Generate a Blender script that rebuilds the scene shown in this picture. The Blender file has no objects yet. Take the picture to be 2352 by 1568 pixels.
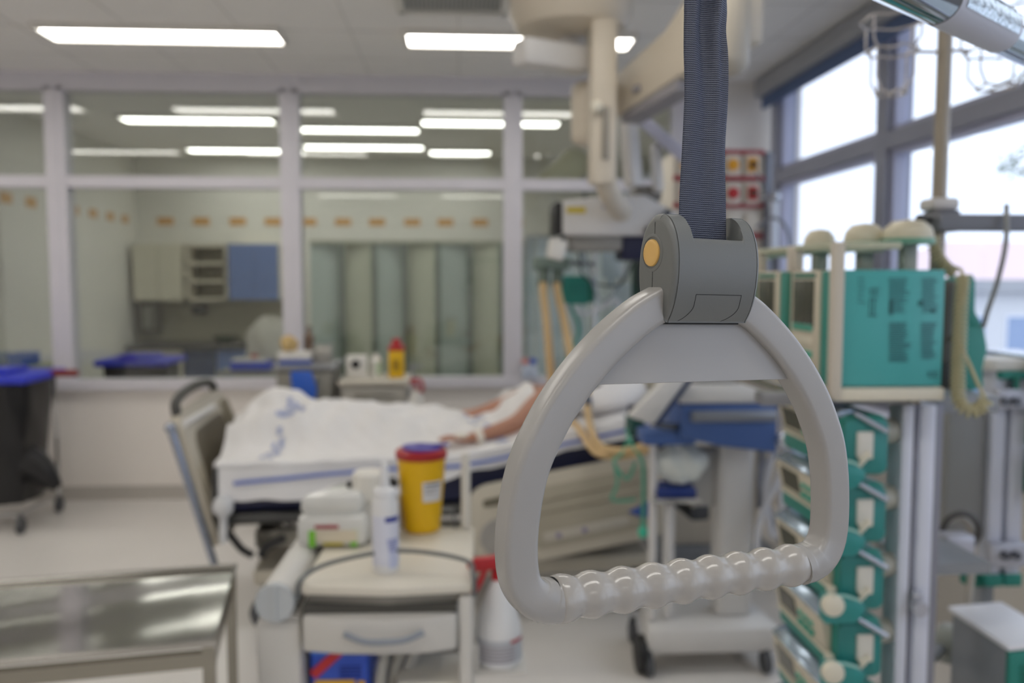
import bpy, bmesh, math, random
from mathutils import Vector, Matrix, Euler
R=math.radians; PI=math.pi
V=Vector
random.seed(7)
sc=bpy.context.scene
COL=sc.collection
# ---------------------------------------------------------------- camera
FPX=1960.0; YAW=R(3.5); PIT=R(-4.2); EYE=V((0,0,1.58))
FW=V((math.sin(YAW)*math.cos(PIT),math.cos(YAW)*math.cos(PIT),math.sin(PIT)))
RT=V((math.cos(YAW),-math.sin(YAW),0)); UP=RT.cross(FW)
def ray(px,py): return FW+RT*((px-1176)/FPX)+UP*((784-py)/FPX)
def at(px,py,Y):
    d=ray(px,py); return EYE+d*(Y/d.y)
def onz(px,py,z):
    d=ray(px,py); return EYE+d*((z-1.58)/d.z)
def onx(px,py,x):
    d=ray(px,py); return EYE+d*(x/d.x)
cam=bpy.data.cameras.new('camera'); cam.lens=30; cam.sensor_width=36
cam.clip_start=.02; cam.clip_end=500
cam.dof.use_dof=True; cam.dof.focus_distance=.525; cam.dof.aperture_fstop=5.4; cam.dof.aperture_blades=0
co=bpy.data.objects.new('camera',cam); COL.objects.link(co)
co.location=EYE; co.rotation_euler=(PI/2+PIT,0,-YAW); sc.camera=co
# ---------------------------------------------------------------- materials
def lin(h):
    h=h.lstrip('#'); o=[]
    for i in (0,2,4):
        c=int(h[i:i+2],16)/255
        o.append(c/12.92 if c<=.04045 else ((c+.055)/1.055)**2.4)
    return (*o,1)
MATS={}
def P(name,col,rough=.5,metal=0.0,bump=0,bscale=200,var=.05,vscale=6,coat=0,trans=0,spec=.5,sub=0,emit=0):
    if name in MATS: return MATS[name]
    m=bpy.data.materials.new(name); m.use_nodes=True; nt=m.node_tree; N=nt.nodes; K=nt.links
    b=N['Principled BSDF']; c=lin(col) if isinstance(col,str) else (*col,1)
    tc=N.new('ShaderNodeTexCoord'); nz=N.new('ShaderNodeTexNoise'); nz.inputs['Scale'].default_value=vscale
    nz.inputs['Detail'].default_value=3
    K.new(tc.outputs['Object'],nz.inputs['Vector'])
    mx=N.new('ShaderNodeMix'); mx.data_type='RGBA'
    mx.inputs['A'].default_value=tuple(x*(1-var) for x in c[:3])+(1,)
    mx.inputs['B'].default_value=tuple(min(1,x*(1+var)) for x in c[:3])+(1,)
    K.new(nz.outputs['Fac'],mx.inputs['Factor']); K.new(mx.outputs['Result'],b.inputs['Base Color'])
    b.inputs['Roughness'].default_value=rough; b.inputs['Metallic'].default_value=metal
    b.inputs['Specular IOR Level'].default_value=spec
    if coat: b.inputs['Coat Weight'].default_value=coat; b.inputs['Coat Roughness'].default_value=.1
    if trans: b.inputs['Transmission Weight'].default_value=trans
    if sub:
        b.inputs['Subsurface Weight'].default_value=sub; b.inputs['Subsurface Scale'].default_value=.01
    if emit:
        b.inputs['Emission Color'].default_value=c; b.inputs['Emission Strength'].default_value=emit
    if bump:
        n2=N.new('ShaderNodeTexNoise'); n2.inputs['Scale'].default_value=bscale; n2.inputs['Detail'].default_value=2
        K.new(tc.outputs['Object'],n2.inputs['Vector'])
        bp=N.new('ShaderNodeBump'); bp.inputs['Strength'].default_value=bump; bp.inputs['Distance'].default_value=.002
        K.new(n2.outputs['Fac'],bp.inputs['Height']); K.new(bp.outputs['Normal'],b.inputs['Normal'])
    MATS[name]=m; return m
def GLASS(name,tint=(1,1,1),refl=1.0,ior=1.5):
    if name in MATS: return MATS[name]
    m=bpy.data.materials.new(name); m.use_nodes=True; nt=m.node_tree; N=nt.nodes; K=nt.links
    N.remove(N['Principled BSDF']); out=N['Material Output']
    tr=N.new('ShaderNodeBsdfTransparent'); tr.inputs['Color'].default_value=(*tint,1)
    gl=N.new('ShaderNodeBsdfGlossy'); gl.inputs['Roughness'].default_value=.01
    lw=N.new('ShaderNodeLayerWeight'); lw.inputs['Blend'].default_value=.5
    r0=((ior-1)/(ior+1))**2
    pw=N.new('ShaderNodeMath'); pw.operation='POWER'; pw.inputs[1].default_value=5; K.new(lw.outputs['Facing'],pw.inputs[0])
    ma=N.new('ShaderNodeMath'); ma.operation='MULTIPLY_ADD'; ma.inputs[1].default_value=1-r0; ma.inputs[2].default_value=r0; K.new(pw.outputs[0],ma.inputs[0])
    mul=N.new('ShaderNodeMath'); mul.operation='MULTIPLY'; mul.inputs[1].default_value=refl; mul.use_clamp=True
    mx=N.new('ShaderNodeMixShader')
    K.new(ma.outputs[0],mul.inputs[0]); K.new(mul.outputs[0],mx.inputs[0]); K.new(tr.outputs[0],mx.inputs[1]); K.new(gl.outputs[0],mx.inputs[2])
    K.new(mx.outputs[0],out.inputs['Surface']); MATS[name]=m; return m
def LAMP(name,col,s):
    m=bpy.data.materials.new(name); m.use_nodes=True; nt=m.node_tree; N=nt.nodes; K=nt.links
    N.remove(N['Principled BSDF']); e=N.new('ShaderNodeEmission'); e.inputs[0].default_value=(*col,1); e.inputs[1].default_value=s
    K.new(e.outputs[0],N['Material Output'].inputs['Surface']); MATS[name]=m; return m
# ---------------------------------------------------------------- objects
INV={}
def T(name,label,cat,loc,rz=0,group=None,eul=None):
    o=bpy.data.objects.new(name,None); COL.objects.link(o); o.empty_display_size=.1
    o.location=loc; o.rotation_euler=eul or (0,0,rz)
    o['label']=label; o['category']=cat
    if group: o['group']=group
    INV[o.name]=(Matrix.Translation(V(loc))@Euler(o.rotation_euler).to_matrix().to_4x4()).inverted()
    return o
def tag(o,label,cat,group=None):
    o['label']=label; o['category']=cat
    if group: o['group']=group
    return o
def rootof(o):
    while o.parent: o=o.parent
    return o
def cr(pts,n=6,closed=False):
    pts=[V(p) for p in pts]; m=len(pts); out=[]
    if m<3: return pts
    rng=range(m) if closed else range(m-1)
    for i in rng:
        p0=pts[(i-1)%m] if closed or i>0 else pts[0]*2-pts[1]
        p1=pts[i]; p2=pts[(i+1)%m]
        p3=pts[(i+2)%m] if closed or i+2<m else pts[-1]*2-pts[-2]
        for k in range(n):
            t=k/n
            out.append(.5*((2*p1)+(p2-p0)*t+(2*p0-5*p1+4*p2-p3)*t*t+(3*p1-p0-3*p2+p3)*t**3))
    if not closed: out.append(pts[-1])
    return out
def frame(p,q):
    z=(V(q)-V(p)).normalized(); return z.to_track_quat('Z','Y').to_matrix().to_4x4()
class MB:
    def __init__(s): s.bm=bmesh.new()
    def _add(s,fn,M,bev=0,seg=2):
        t=bmesh.new(); fn(t)
        if bev: bmesh.ops.bevel(t,geom=t.edges[:],offset=bev,segments=seg,profile=.5,affect='EDGES',clamp_overlap=True)
        t.transform(M); me=bpy.data.meshes.new('t'); t.to_mesh(me); t.free(); s.bm.from_mesh(me); bpy.data.meshes.remove(me); return s
    def box(s,c,d,rz=0,bev=0,rot=None,seg=2):
        M=Matrix.Translation(V(c))@(rot.to_matrix().to_4x4() if rot else Matrix.Rotation(rz,4,'Z'))
        def fn(t): bmesh.ops.create_cube(t,size=1,matrix=Matrix.Diagonal((*d,1)))
        return s._add(fn,M,bev,seg)
    def bb(s,x0,x1,y0,y1,z0,z1,bev=0,seg=2):
        return s.box(((x0+x1)/2,(y0+y1)/2,(z0+z1)/2),(abs(x1-x0),abs(y1-y0),abs(z1-z0)),0,bev,None,seg)
    def cyl(s,p,q,r,r2=None,n=24,bev=0):
        p=V(p);q=V(q); L=(q-p).length
        def fn(t): bmesh.ops.create_cone(t,cap_ends=True,segments=n,radius1=r,radius2=r if r2 is None else r2,depth=L)
        M=Matrix.Translation((p+q)/2)@frame(p,q)
        if not bev: return s._add(fn,M)
        def fn2(t):
            fn(t); es=[e for e in t.edges if len(e.link_faces)==2 and any(len(f.verts)>4 for f in e.link_faces)]
            bmesh.ops.bevel(t,geom=es,offset=bev,segments=3,profile=.5,affect='EDGES')
        return s._add(fn2,M)
    def sph(s,c,r,n=16,M=None):
        if not hasattr(r,'__len__'): r=(r,r,r)
        def fn(t): bmesh.ops.create_uvsphere(t,u_segments=n*2,v_segments=n,radius=1)
        return s._add(fn,Matrix.Translation(V(c))@(M or Matrix())@Matrix.Diagonal((*r,1)))
    def rings(s,rs,closed=False,caps=True):
        bm=s.bm; vs=[[bm.verts.new(p) for p in r] for r in rs]; n=len(rs[0])
        for i in range(len(vs)-(0 if closed else 1)):
            a=vs[i]; b=vs[(i+1)%len(vs)]
            for j in range(n): bm.faces.new((a[j],a[(j+1)%n],b[(j+1)%n],b[j]))
        if caps and not closed:
            bm.faces.new(vs[0][::-1]); bm.faces.new(vs[-1])
        return s
    def tube(s,pts,r,n=10,closed=False,sm=5,prof=None,up=None):
        pts=cr(pts,sm,closed) if sm else [V(p) for p in pts]
        m=len(pts); rs=[]; nrm=None
        for i,p in enumerate(pts):
            a=pts[i-1] if i or closed else p; b=pts[(i+1)%m] if closed or i<m-1 else p
            t=(b-a).normalized()
            if up is not None: nrm=up.cross(t).normalized()
            elif nrm is None: nrm=t.orthogonal().normalized()
            else: nrm=(nrm-t*nrm.dot(t)).normalized()
            bi=t.cross(nrm)
            rr=r if not hasattr(r,'__len__') else r[0]+(r[-1]-r[0])*i/(m-1) if len(r)==2 else r[min(i,len(r)-1)]
            if prof: rs.append([p+nrm*x+bi*y for x,y in prof])
            else: rs.append([p+nrm*(rr*math.cos(2*PI*k/n))+bi*(rr*math.sin(2*PI*k/n)) for k in range(n)])
        return s.rings(rs,closed)
    def lathe(s,prof,c=(0,0,0),M=None,n=32):
        M=Matrix.Translation(V(c))@(M or Matrix()); rs=[]
        for r,z in prof: rs.append([M@V((max(r,1e-4)*math.cos(2*PI*k/n),max(r,1e-4)*math.sin(2*PI*k/n),z)) for k in range(n)])
        return s.rings(rs)
    def prism(s,poly,h,M=None,bev=0):
        def fn(t):
            f=t.faces.new([t.verts.new((x,y,0)) for x,y in poly])
            r=bmesh.ops.extrude_face_region(t,geom=[f]); bmesh.ops.translate(t,verts=[v for v in r['geom'] if isinstance(v,bmesh.types.BMVert)],vec=(0,0,h))
            bmesh.ops.recalc_face_normals(t,faces=t.faces[:])
        return s._add(fn,M or Matrix(),bev)
    def hull(s,quad,d,bev=0):
        # a slab: four world corners pushed along d
        quad=[V(p) for p in quad]; d=V(d)
        def fn(t):
            a=[t.verts.new(p) for p in quad]; b=[t.verts.new(p+d) for p in quad]; n=len(a)
            t.faces.new(a); t.faces.new(b[::-1])
            for i in range(n): t.faces.new((a[i],b[i],b[(i+1)%n],a[(i+1)%n]))
            bmesh.ops.recalc_face_normals(t,faces=t.faces[:])
        return s._add(fn,Matrix(),bev)
    def grid(s,f,nu,nv,th=0):
        def fn(t):
            vs=[[t.verts.new(f(i/nu,j/nv)) for j in range(nv+1)] for i in range(nu+1)]
            for i in range(nu):
                for j in range(nv): t.faces.new((vs[i][j],vs[i+1][j],vs[i+1][j+1],vs[i][j+1]))
            if th:
                bmesh.ops.recalc_face_normals(t,faces=t.faces[:])
                bmesh.ops.solidify(t,geom=t.faces[:],thickness=th)
        return s._add(fn,Matrix())
    def build(s,name,mat,parent=None,loc=False,sharp=35,kind=None,smooth=True,recalc=True):
        bm=s.bm
        if recalc: bmesh.ops.recalc_face_normals(bm,faces=bm.faces[:])
        for f in bm.faces: f.smooth=smooth
        for e in bm.edges:
            if len(e.link_faces)==2 and e.calc_face_angle(0)>R(sharp): e.smooth=False
        me=bpy.data.meshes.new(name); o=bpy.data.objects.new(name,me)
        if parent is not None:
            if not loc: bm.transform(INV[rootof(parent).name])
            o.parent=parent
        elif not kind:
            lo=[min(v.co[i] for v in bm.verts) for i in range(3)]; hi=[max(v.co[i] for v in bm.verts) for i in range(3)]
            p=V(((lo[0]+hi[0])/2,(lo[1]+hi[1])/2,lo[2])); bm.transform(Matrix.Translation(-p)); o.location=p
        bm.to_mesh(me); bm.free(); me.materials.append(mat); COL.objects.link(o)
        if kind: o['kind']=kind
        return o
def dup(o,loc=None,rz=None,parent=None,label=None):
    c=o.copy(); COL.objects.link(c)
    if parent is not None: c.parent=parent
    for ch in list(o.children): dup(ch,parent=c)
    if loc is not None: c.location=loc
    if rz is not None: c.rotation_euler[2]=rz
    if label: c['label']=label
    return c
# palette
white=P('white_plastic','#dcd9d2',.4); offw=P('off_white_enamel','#d6d1c6',.45)
chrome=P('chrome','#c8cacc',.12,1.0,var=.02); steel=P('brushed_steel','#a9a69e',.22,1.0,bump=.03,bscale=60)
alu=P('anodised_aluminium','#b9bac4',.4,.35); dgrey=P('dark_grey_plastic','#4a4c50',.5); black=P('black_plastic','#1b1b1c',.5)
grey=P('grey_plastic','#8d9094',.5); teal=P('teal_plastic','#2b887c',.45); tealD=P('dark_teal_plastic','#176f5f',.5)
beige=P('beige_plastic','#cdc4ae',.5); cream=P('cream_plastic','#d8d2c0',.5); blue=P('blue_enamel','#3f62a4',.4); navy=P('navy_vinyl','#14193a',.5)
bluep=P('bright_blue_plastic','#1f45c9',.4); red=P('red_plastic','#b51f26',.4); yellow=P('yellow_plastic','#e6b80c',.4)
tan=P('tan_rubber','#d2b074',.5); screen=P('dark_display','#43453a',.25); lav=P('window_frame_enamel','#d5d2d8',.5)
ink=P('ink','#2a4a52',.6); rubber=P('black_rubber','#161616',.7); skin=P('skin','#b07f68',.5,sub=.15,var=.08,vscale=20)
clear=GLASS('clear_plastic',(.93,.95,.95),1.2); pane=GLASS('window_glass',(.97,.98,1)); gpane=GLASS('partition_glass',(.93,.95,.93),1.5,1.55)
linen=P('white_linen','#e3e1df',.8,bump=.15,bscale=300); orange=P('orange_tile','#c79a5e',.35); film=GLASS('wrinkled_film',(.86,.88,.87),2.2)
LAMP_S=10.2; SKY_S=2.1; EXPO=0.0
# ================================================================ the trapeze handle (the subject)
hw=P('handle_white_plastic','#a19f9d',.25,bump=.02,bscale=900,var=.02); hg=P('handle_grey_plastic','#6f7170',.42,bump=.04,bscale=1500,var=.03)
gap=P('seam_shadow_gap','#232424',.8); hy=P('handle_button_yellow','#dfb56a',.4,var=.02)
P0=EYE+ray(1600,740)*.52
TH=R(21)
hd=T('bed_trapeze','white D-shaped trapeze grab handle with ribbed grip hanging on grey-blue webbing','handle',P0,eul=(0,R(1.5),TH))
mm=.001
outer=[(26,23),(32,20),(46,12.5),(66,-3),(85,-22),(100.5,-42),(111,-60.5),(118.5,-78),(123,-98),(125.2,-119),(125.2,-139),(121.5,-154),(113,-165.5),(101,-172),(92,-174)]
oc=cr([(x,0,z) for x,z in outer],6)
half=[]
for i,p in enumerate(oc):
    t=(oc[min(i+1,len(oc)-1)]-oc[max(i-1,0)]).normalized()
    half.append((p+V((t.z,0,-t.x))*10.2,t))     # centre line: outer edge moved inward
def rrect(a,b,r,n=5):
    o=[]
    for cx,cy,s in ((a-r,b-r,0),(-(a-r),b-r,90),(-(a-r),-(b-r),180),(a-r,-(b-r),270)):
        for k in range(n+1):
            an=R(s+90*k/n); o.append((cx+r*math.cos(an),cy+r*math.sin(an)))
    return o
def arm(sg):
    m=MB(); rs=[]; n=len(half)
    for i,(p,t) in enumerate(half):
        f=min(1,max(0,(i-n*.72)/(n*.28))); f=f*f*(3-2*f)          # section turns from rounded bar to the round grip end
        a=10.2+f*3.2; b=9.4+f*3.9; r=3.8+f*(min(a,b)-3.9)
        pr=rrect(a,b,min(r,min(a,b)-.05)); nn=V((t.z,0,-t.x))
        c=p+nn*(a-10.2)
        rs.append([V(((c.x+nn.x*x)*(1 if sg>0 else -1.024+.02*max(0,min(1,(-c.z-120)/50))),y,c.z+nn.z*x))*mm for x,y in pr])
    m.rings(rs); return m
for sg in (-1,1): arm(sg).build('frame_arm',hw,hd,loc=True,sharp=60)
# gusset plate between the arms
inner=[(p.x,p.z) for p,t in half if p.z>-36 and p.x>20]
pts=[(x,z) for x,z in inner]; last=pts[-1][0]
poly=pts+[(last+1,-36),(-last-1,-36)]+[(-x,z) for x,z in pts[::-1]]
Mx=Matrix(((mm,0,0,0),(0,0,mm,-4.2*mm),(0,mm,0,0),(0,0,0,1)))
MB().prism(poly,8.4,Mx,bev=.9).build('gusset_plate',hw,hd,loc=True)
MB().lathe([(2.6,0),(3.0,.15),(3.4,0)],(46*mm,-4.2*mm,-9*mm),Matrix.Rotation(PI/2,4,'X')@Matrix.Diagonal((mm,mm,mm,1))).box((46*mm,-4.3*mm,-9*mm),(1*mm,.3*mm,3*mm),rot=Euler((0,R(40),0))).build('moulding_mark',hw,hd,loc=True)
# grip: eight finger bulges on a slightly tapered bar
u0,u1=-93.,93.; ring=[]; N=150; per=(u1-u0-14)/8
for i in range(N+1):
    u=u0+(u1-u0)*i/N
    if u<u0+14:
        k=(u-u0)/14; r=13.5+.7*math.sin(min(1,k*2.2)*PI/2)-2.5*max(0,(k-.4)/.6)**1.6
    else:
        k=((u-u0-14)/per)%1; r=12.85-1.15*math.cos(2*PI*k)
    if i==0: r=12.6
    if i==N: r=11.6
    ring.append([V((u,r*math.cos(a),-160.3+r*math.sin(a)))*mm for a in [2*PI*j/40 for j in range(40)]])
MB().rings(ring).build('ribbed_grip',P('grip_white_plastic','#aaa6a1',.17,bump=.03,bscale=400,var=.02),hd,loc=True,sharp=70)
MB().lathe([(12.4,-.5),(13.0,-.25),(13.0,.25),(12.4,.5)],(u0*mm,0,-160.3*mm),Matrix.Rotation(PI/2,4,'Y')@Matrix.Diagonal((mm,mm,mm,1)),40).build('grip_seam',gap,hd,loc=True)
# strap housing
def egg(z):   # half depth at height z (0..62)
    k=(z-33)/ (31. if z>33 else 36.5); return 19.2*math.sqrt(max(0,1-k*k))**.92
def ztop(u):
    def ear(d):   # distance beyond the notch edge
        return 49.5 if d<=0 else 64. if d>.5 else 49.5+14*d
    if u<1.5: return ear(-16.5-u)
    return ear(u-19.5)
def section(u,sc_=1.0,n=80):
    o=[]; zt=ztop(u)
    for k in range(n):
        a=2*PI*k/n; z=32+32*math.sin(a); z0=min(max(z,.0),64)
        v=egg(max(1.2,min(z0,63.6)))*(1 if math.cos(a)>=0 else -1)
        if abs(math.cos(a))<1e-6: v=0
        zz=33+(z0-33)*sc_; zz=max(0,min(zz,zt))
        o.append(V((u,v*sc_,zz))*mm)
    return o
us=[(-31.4,.86),(-31.2,.90),(-30.7,.94),(-29.9,.972),(-28.9,.99),(-28.3,.995),(-28.15,.972),(-27.75,.972),(-27.6,1.0)]
k=-27
while k<28:
    us.append((k,1.0)); k+=.5
us+=[(28.1,1.0),(28.25,.975),(28.6,.975),(28.75,.995),(29.6,.985),(30.4,.95),(30.9,.9)]
hs=MB().rings([section(u,s_) for u,s_ in us]).build('strap_housing',hg,hd,loc=True,sharp=50)
def skinline(pts,r=.22): return MB().tube([V(p)*mm for p in pts],r*mm,6,sm=4)
fz=lambda z:-egg(z)-.02
m=MB()
a=[(-14,fz(z),z) for z in (17,13,9)]+[(-16,fz(5.5),5.5),(-19,fz(2.5),2.5),(-22,fz(.8),.8)]
b=[(19,fz(z),z) for z in (17,13,9)]+[(17,fz(5.5),5.5),(13,fz(2.5),2.5),(9,fz(.8),.8)]
for ln in (a,b): m.tube([V(p)*mm for p in ln],.2*mm,6,sm=4)
m.tube([V((x,fz(17),17))*mm for x in (-14,0,19)],.2*mm,6,sm=2)
m.build('panel_seam',gap,hs,loc=True)
m=MB()
m.tube([V((-31.35,1.5,z))*mm for z in (52.2,56,59)]+[V((-29.6,1.6,61.4))*mm,V((-28,1.6,62.5))*mm],.22*mm,6,sm=3)
m.build('cap_seam',gap,hs,loc=True)
m=MB()
m.tube([V((-31.4,2.5,z))*mm for z in (30.6,24,18)],.22*mm,6,sm=2)
m.build('cap_seam',gap,hs,loc=True)
My=Matrix.Rotation(-PI/2,4,'Y')@Matrix.Diagonal((mm,mm,mm,1))
MB().lathe([(9.0,-1.),(11.6,-.6),(11.3,.35),(10.2,.7),(9.3,.5),(9.1,-1)],(-31.2*mm,3.8*mm,41*mm),My,48).build('button_collar',hg,hs,loc=True)
MB().lathe([(8.9,-1.2),(8.7,-.7)],(-31.2*mm,3.8*mm,41*mm),My,48).build('button_gap',gap,hs,loc=True)
MB().lathe([(8.1,-2),(8.1,.7),(7.8,1.2),(7.1,1.5),(5.5,1.45),(0,1.2)],(-31.2*mm,3.8*mm,41*mm),My,48).build('button',hy,hs,loc=True)
MB().box((-1*mm,0,-.4*mm),(55*mm,13*mm,1.0*mm)).build('base_seam',gap,hs,loc=True)
# webbing strap, three soft folds along its length
web=bpy.data.materials.new('grey_blue_webbing'); web.use_nodes=True
nt=web.node_tree; N_=nt.nodes; K_=nt.links; bs=N_['Principled BSDF']
tc=N_.new('ShaderNodeTexCoord'); sp=N_.new('ShaderNodeSeparateXYZ'); K_.new(tc.outputs['Object'],sp.inputs[0])
def mth(op,a,b=None):
    n=N_.new('ShaderNodeMath'); n.operation=op
    for i,x in enumerate((a,b)):
        if x is None: continue
        if isinstance(x,(int,float)): n.inputs[i].default_value=x
        else: K_.new(x,n.inputs[i])
    return n.outputs[0]
rib=mth('SINE',mth('MULTIPLY',sp.outputs['Z'],2*PI/.00125)); col_=mth('SINE',mth('MULTIPLY',sp.outputs['X'],2*PI/.0016))
hgt=mth('ADD',rib,mth('MULTIPLY',mth('MULTIPLY',rib,col_),.5))
bp=N_.new('ShaderNodeBump'); bp.inputs['Strength'].default_value=.8; bp.inputs['Distance'].default_value=.0004
K_.new(hgt,bp.inputs['Height']); K_.new(bp.outputs['Normal'],bs.inputs['Normal'])
mxn=N_.new('ShaderNodeMix'); mxn.data_type='RGBA'; mxn.inputs['A'].default_value=lin('#3f4353'); mxn.inputs['B'].default_value=lin('#626a80')
K_.new(mth('ADD',mth('MULTIPLY',rib,.35),.5),mxn.inputs['Factor']); K_.new(mxn.outputs['Result'],bs.inputs['Base Color']); bs.inputs['Roughness'].default_value=.55
def hp(px,py):
    n=V((-math.sin(TH),math.cos(TH),0)); d=ray(px,py); q=EYE+d*((P0-EYE).dot(n)/d.dot(n))
    q=INV[hd.name]@q; return q
le=[(1556,600),(1557,545),(1560,440),(1566,330),(1571,210),(1569,110),(1570,20),(1571,-60),(1573,-140),(1575,-215)]
re=[(1666,600),(1665,545),(1663,440),(1664,345),(1669,240),(1665,130),(1663,75),(1671,20),(1674,-60),(1674,-140),(1674,-215)]
lq=cr([hp(*p) for p in le],8); rq=cr([hp(*p) for p in re],8)
def edge(q,z):
    for i in range(len(q)-1):
        if q[i].z<=z<=q[i+1].z: return q[i].x+(q[i+1].x-q[i].x)*(z-q[i].z)/max(1e-9,q[i+1].z-q[i].z)
    return q[0].x if z<q[0].z else q[-1].x
ztopst=min(lq[-1].z,rq[-1].z); zb=44*mm
rs=[]; nz=90; nu=22
for i in range(nz+1):
    z=zb+(ztopst-zb)*i/nz; x0=edge(lq,z); x1=edge(rq,z)
    f=min(1,max(0,(z-.055)/.10)); ring=[]
    def vv(s):
        w=2.6*math.exp(-((s-.46)/.13)**2)-1.9*math.exp(-((s-.72)/.09)**2)-1.2*math.exp(-((s-.2)/.12)**2)
        w+=1.6*math.exp(-((s-1.0)/.07)**2)*math.sin(z*70)
        return (w*1.7*f*(.8+.35*math.sin(z*31+1)))*mm-.8*mm
    for j in range(nu+1): s=j/nu; ring.append(V((x0+(x1-x0)*s,vv(s)-1.1*mm*(1-abs(2*s-1)**8*.6),z)))
    for j in range(nu,-1,-1): s=j/nu; ring.append(V((x0+(x1-x0)*s,vv(s)+1.1*mm*(1-abs(2*s-1)**8*.6),z)))
    rs.append(ring)
MB().rings(rs).build('webbing_strap',web,hd,loc=True,sharp=75)
strap_top=hd.matrix_basis@V((.5*(lq[-1].x+rq[-1].x),0,ztopst))
# ---------------------------------------------------------------- chrome trapeze pole overhead
PA=EYE+ray(2022,-71)*.69; PB=EYE+ray(2352,99)*.96
dirp=(PB-PA).normalized()
PS=PA-dirp*.335; PE=PA+dirp*.78
pr_=.0225
pole=T('trapeze_pole','chrome trapeze pole with wrapped label slanting across the upper right corner','pole',(PE.x+.12,PE.y+.06,0))
MB().tube([PS,PA,PB,PE,PE+V((.07,.035,-.07)),V((PE.x+.12,PE.y+.06,PE.z-.25)),V((PE.x+.12,PE.y+.06,1)),V((PE.x+.12,PE.y+.06,.02))],pr_,32,sm=10).build('tube',P('pole_chrome','#b9c0c2',.06,1.0,var=.02),pole)
MB().sph(PS,(pr_*1.02,)*3).build('end_cap',dgrey,pole)
MB().cyl((PE.x+.12,PE.y+.06,0),(PE.x+.12,PE.y+.06,.05),.06,.04).build('floor_flange',dgrey,pole)
# label wrapped round the tube
vx=dirp; vz=(V((0,0,1))-vx*vx.z).normalized(); vy=vz.cross(vx)
def shell(t0,t1,a0,a1,r,nt_=10,na=18,th=.0004):
    return MB().grid(lambda u,v:PA+vx*(t0+(t1-t0)*u)+(vz*math.sin(a0+(a1-a0)*v)+vy*math.cos(a0+(a1-a0)*v))*r,nt_,na,th)
lbl=P('label_vinyl','#b9bac4',.45); foil=P('crinkled_foil','#b8c2c6',.18,1.0,bump=1.0,bscale=130)
lw=shell(.125,.30,R(95),R(290),pr_+.0006).build('label_sleeve',lbl,pole)
shell(.137,.29,R(100),R(205),pr_+.0014,30,30).build('foil_window',foil,lw)
# strap loops over the pole
kx=(strap_top-PA).dot(vx); lc=PA+vx*kx
MB().grid(lambda u,v:lc+vx*(-.017+.034*u)+(vz*math.sin(2*PI*v)+vy*math.cos(2*PI*v))*(pr_+.0012),4,40,.0016).build('strap_loop',web,hd)
# ================================================================ the room
XW=2.19; YB=6.19; H=3.0; XL=-5.2; Y0=-3.4; YO=10.2; XOL=-3.73; XOR=2.25
wallm=P('wall_paint','#e6e1dc',.55,var=.02,vscale=1.5); tilem=P('floor_vinyl','#e3dfda',.22,var=.03,vscale=2.5)
ceilm=P('ceiling_board','#efedea',.7,var=.02)
def S(name,mat,m): return m.build(name,mat,kind='structure')
S('floor',tilem,MB().bb(XL,XW+.3,Y0,YB+.06,-.1,0))
S('floor_other_room',tilem,MB().bb(XL,XOR,YB+.06,YO+.2,-.1,0))
# ceiling made of boards with fine joints
m=MB(); 
S('ceiling',ceilm,MB().bb(XL,XW+.3,Y0,YB+.06,H,H+.1)); S('ceiling_other_room',ceilm,MB().bb(XL,XOR,YB+.06,YO+.2,H,H+.1))
jm=P('ceiling_joint','#dddbd8',.8); m=MB()
for i in range(-8,4): m.bb(.62*i-.005,.62*i+.005,Y0,YB-.05,H-.003,H)
for j in range(16): m.bb(XL,XW,-3+.62*j-.005,-3+.62*j+.005,H-.0035,H)
S('trim_1',jm,m)
# back partition: low wall, frame, glass
lowm=P('low_wall_laminate','#ebe5df',.42,var=.02,vscale=2)
S('wall_back_lower',lowm,MB().bb(XL,XW,YB,YB+.12,0,.80))
S('baseboard_back',P('coved_base','#b9b4ad',.45),MB().bb(XL,XW,YB-.012,YB,0,.10))
S('wall_back_end',wallm,MB().bb(1.66,XW+.3,YB-.02,YB+.14,0,H))
mull=[-4.38,-2.79,-1.19,.385,1.60]
fm=MB(); fm.bb(XL,1.68,YB-.03,YB+.11,2.88,3.0).bb(XL,1.68,YB-.045,YB+.11,.795,.866).bb(XL,1.68,YB-.02,YB+.10,2.215,2.295)
for x in mull: fm.bb(x-.066,x+.066,YB-.03,YB+.11,.86,2.9); fm.bb(x-.018,x+.018,YB-.036,YB-.03,.86,2.9)
S('window_frame_partition',lav,fm)
edges=[XL]+mull; n=0
for i in range(5):
    for z0,z1 in ((.866,2.215),(2.295,2.88)):
        n+=1; S('window_%d_partition_pane'%n,gpane,MB().bb(edges[i]+.066,edges[i+1]-.066,YB+.03,YB+.036,z0,z1))
S('wall_left',wallm,MB().bb(XL-.1,XL,Y0,YO+.2,0,H)); S('wall_front',wallm,MB().bb(XL,XW+.3,Y0-.1,Y0,0,H))
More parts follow.
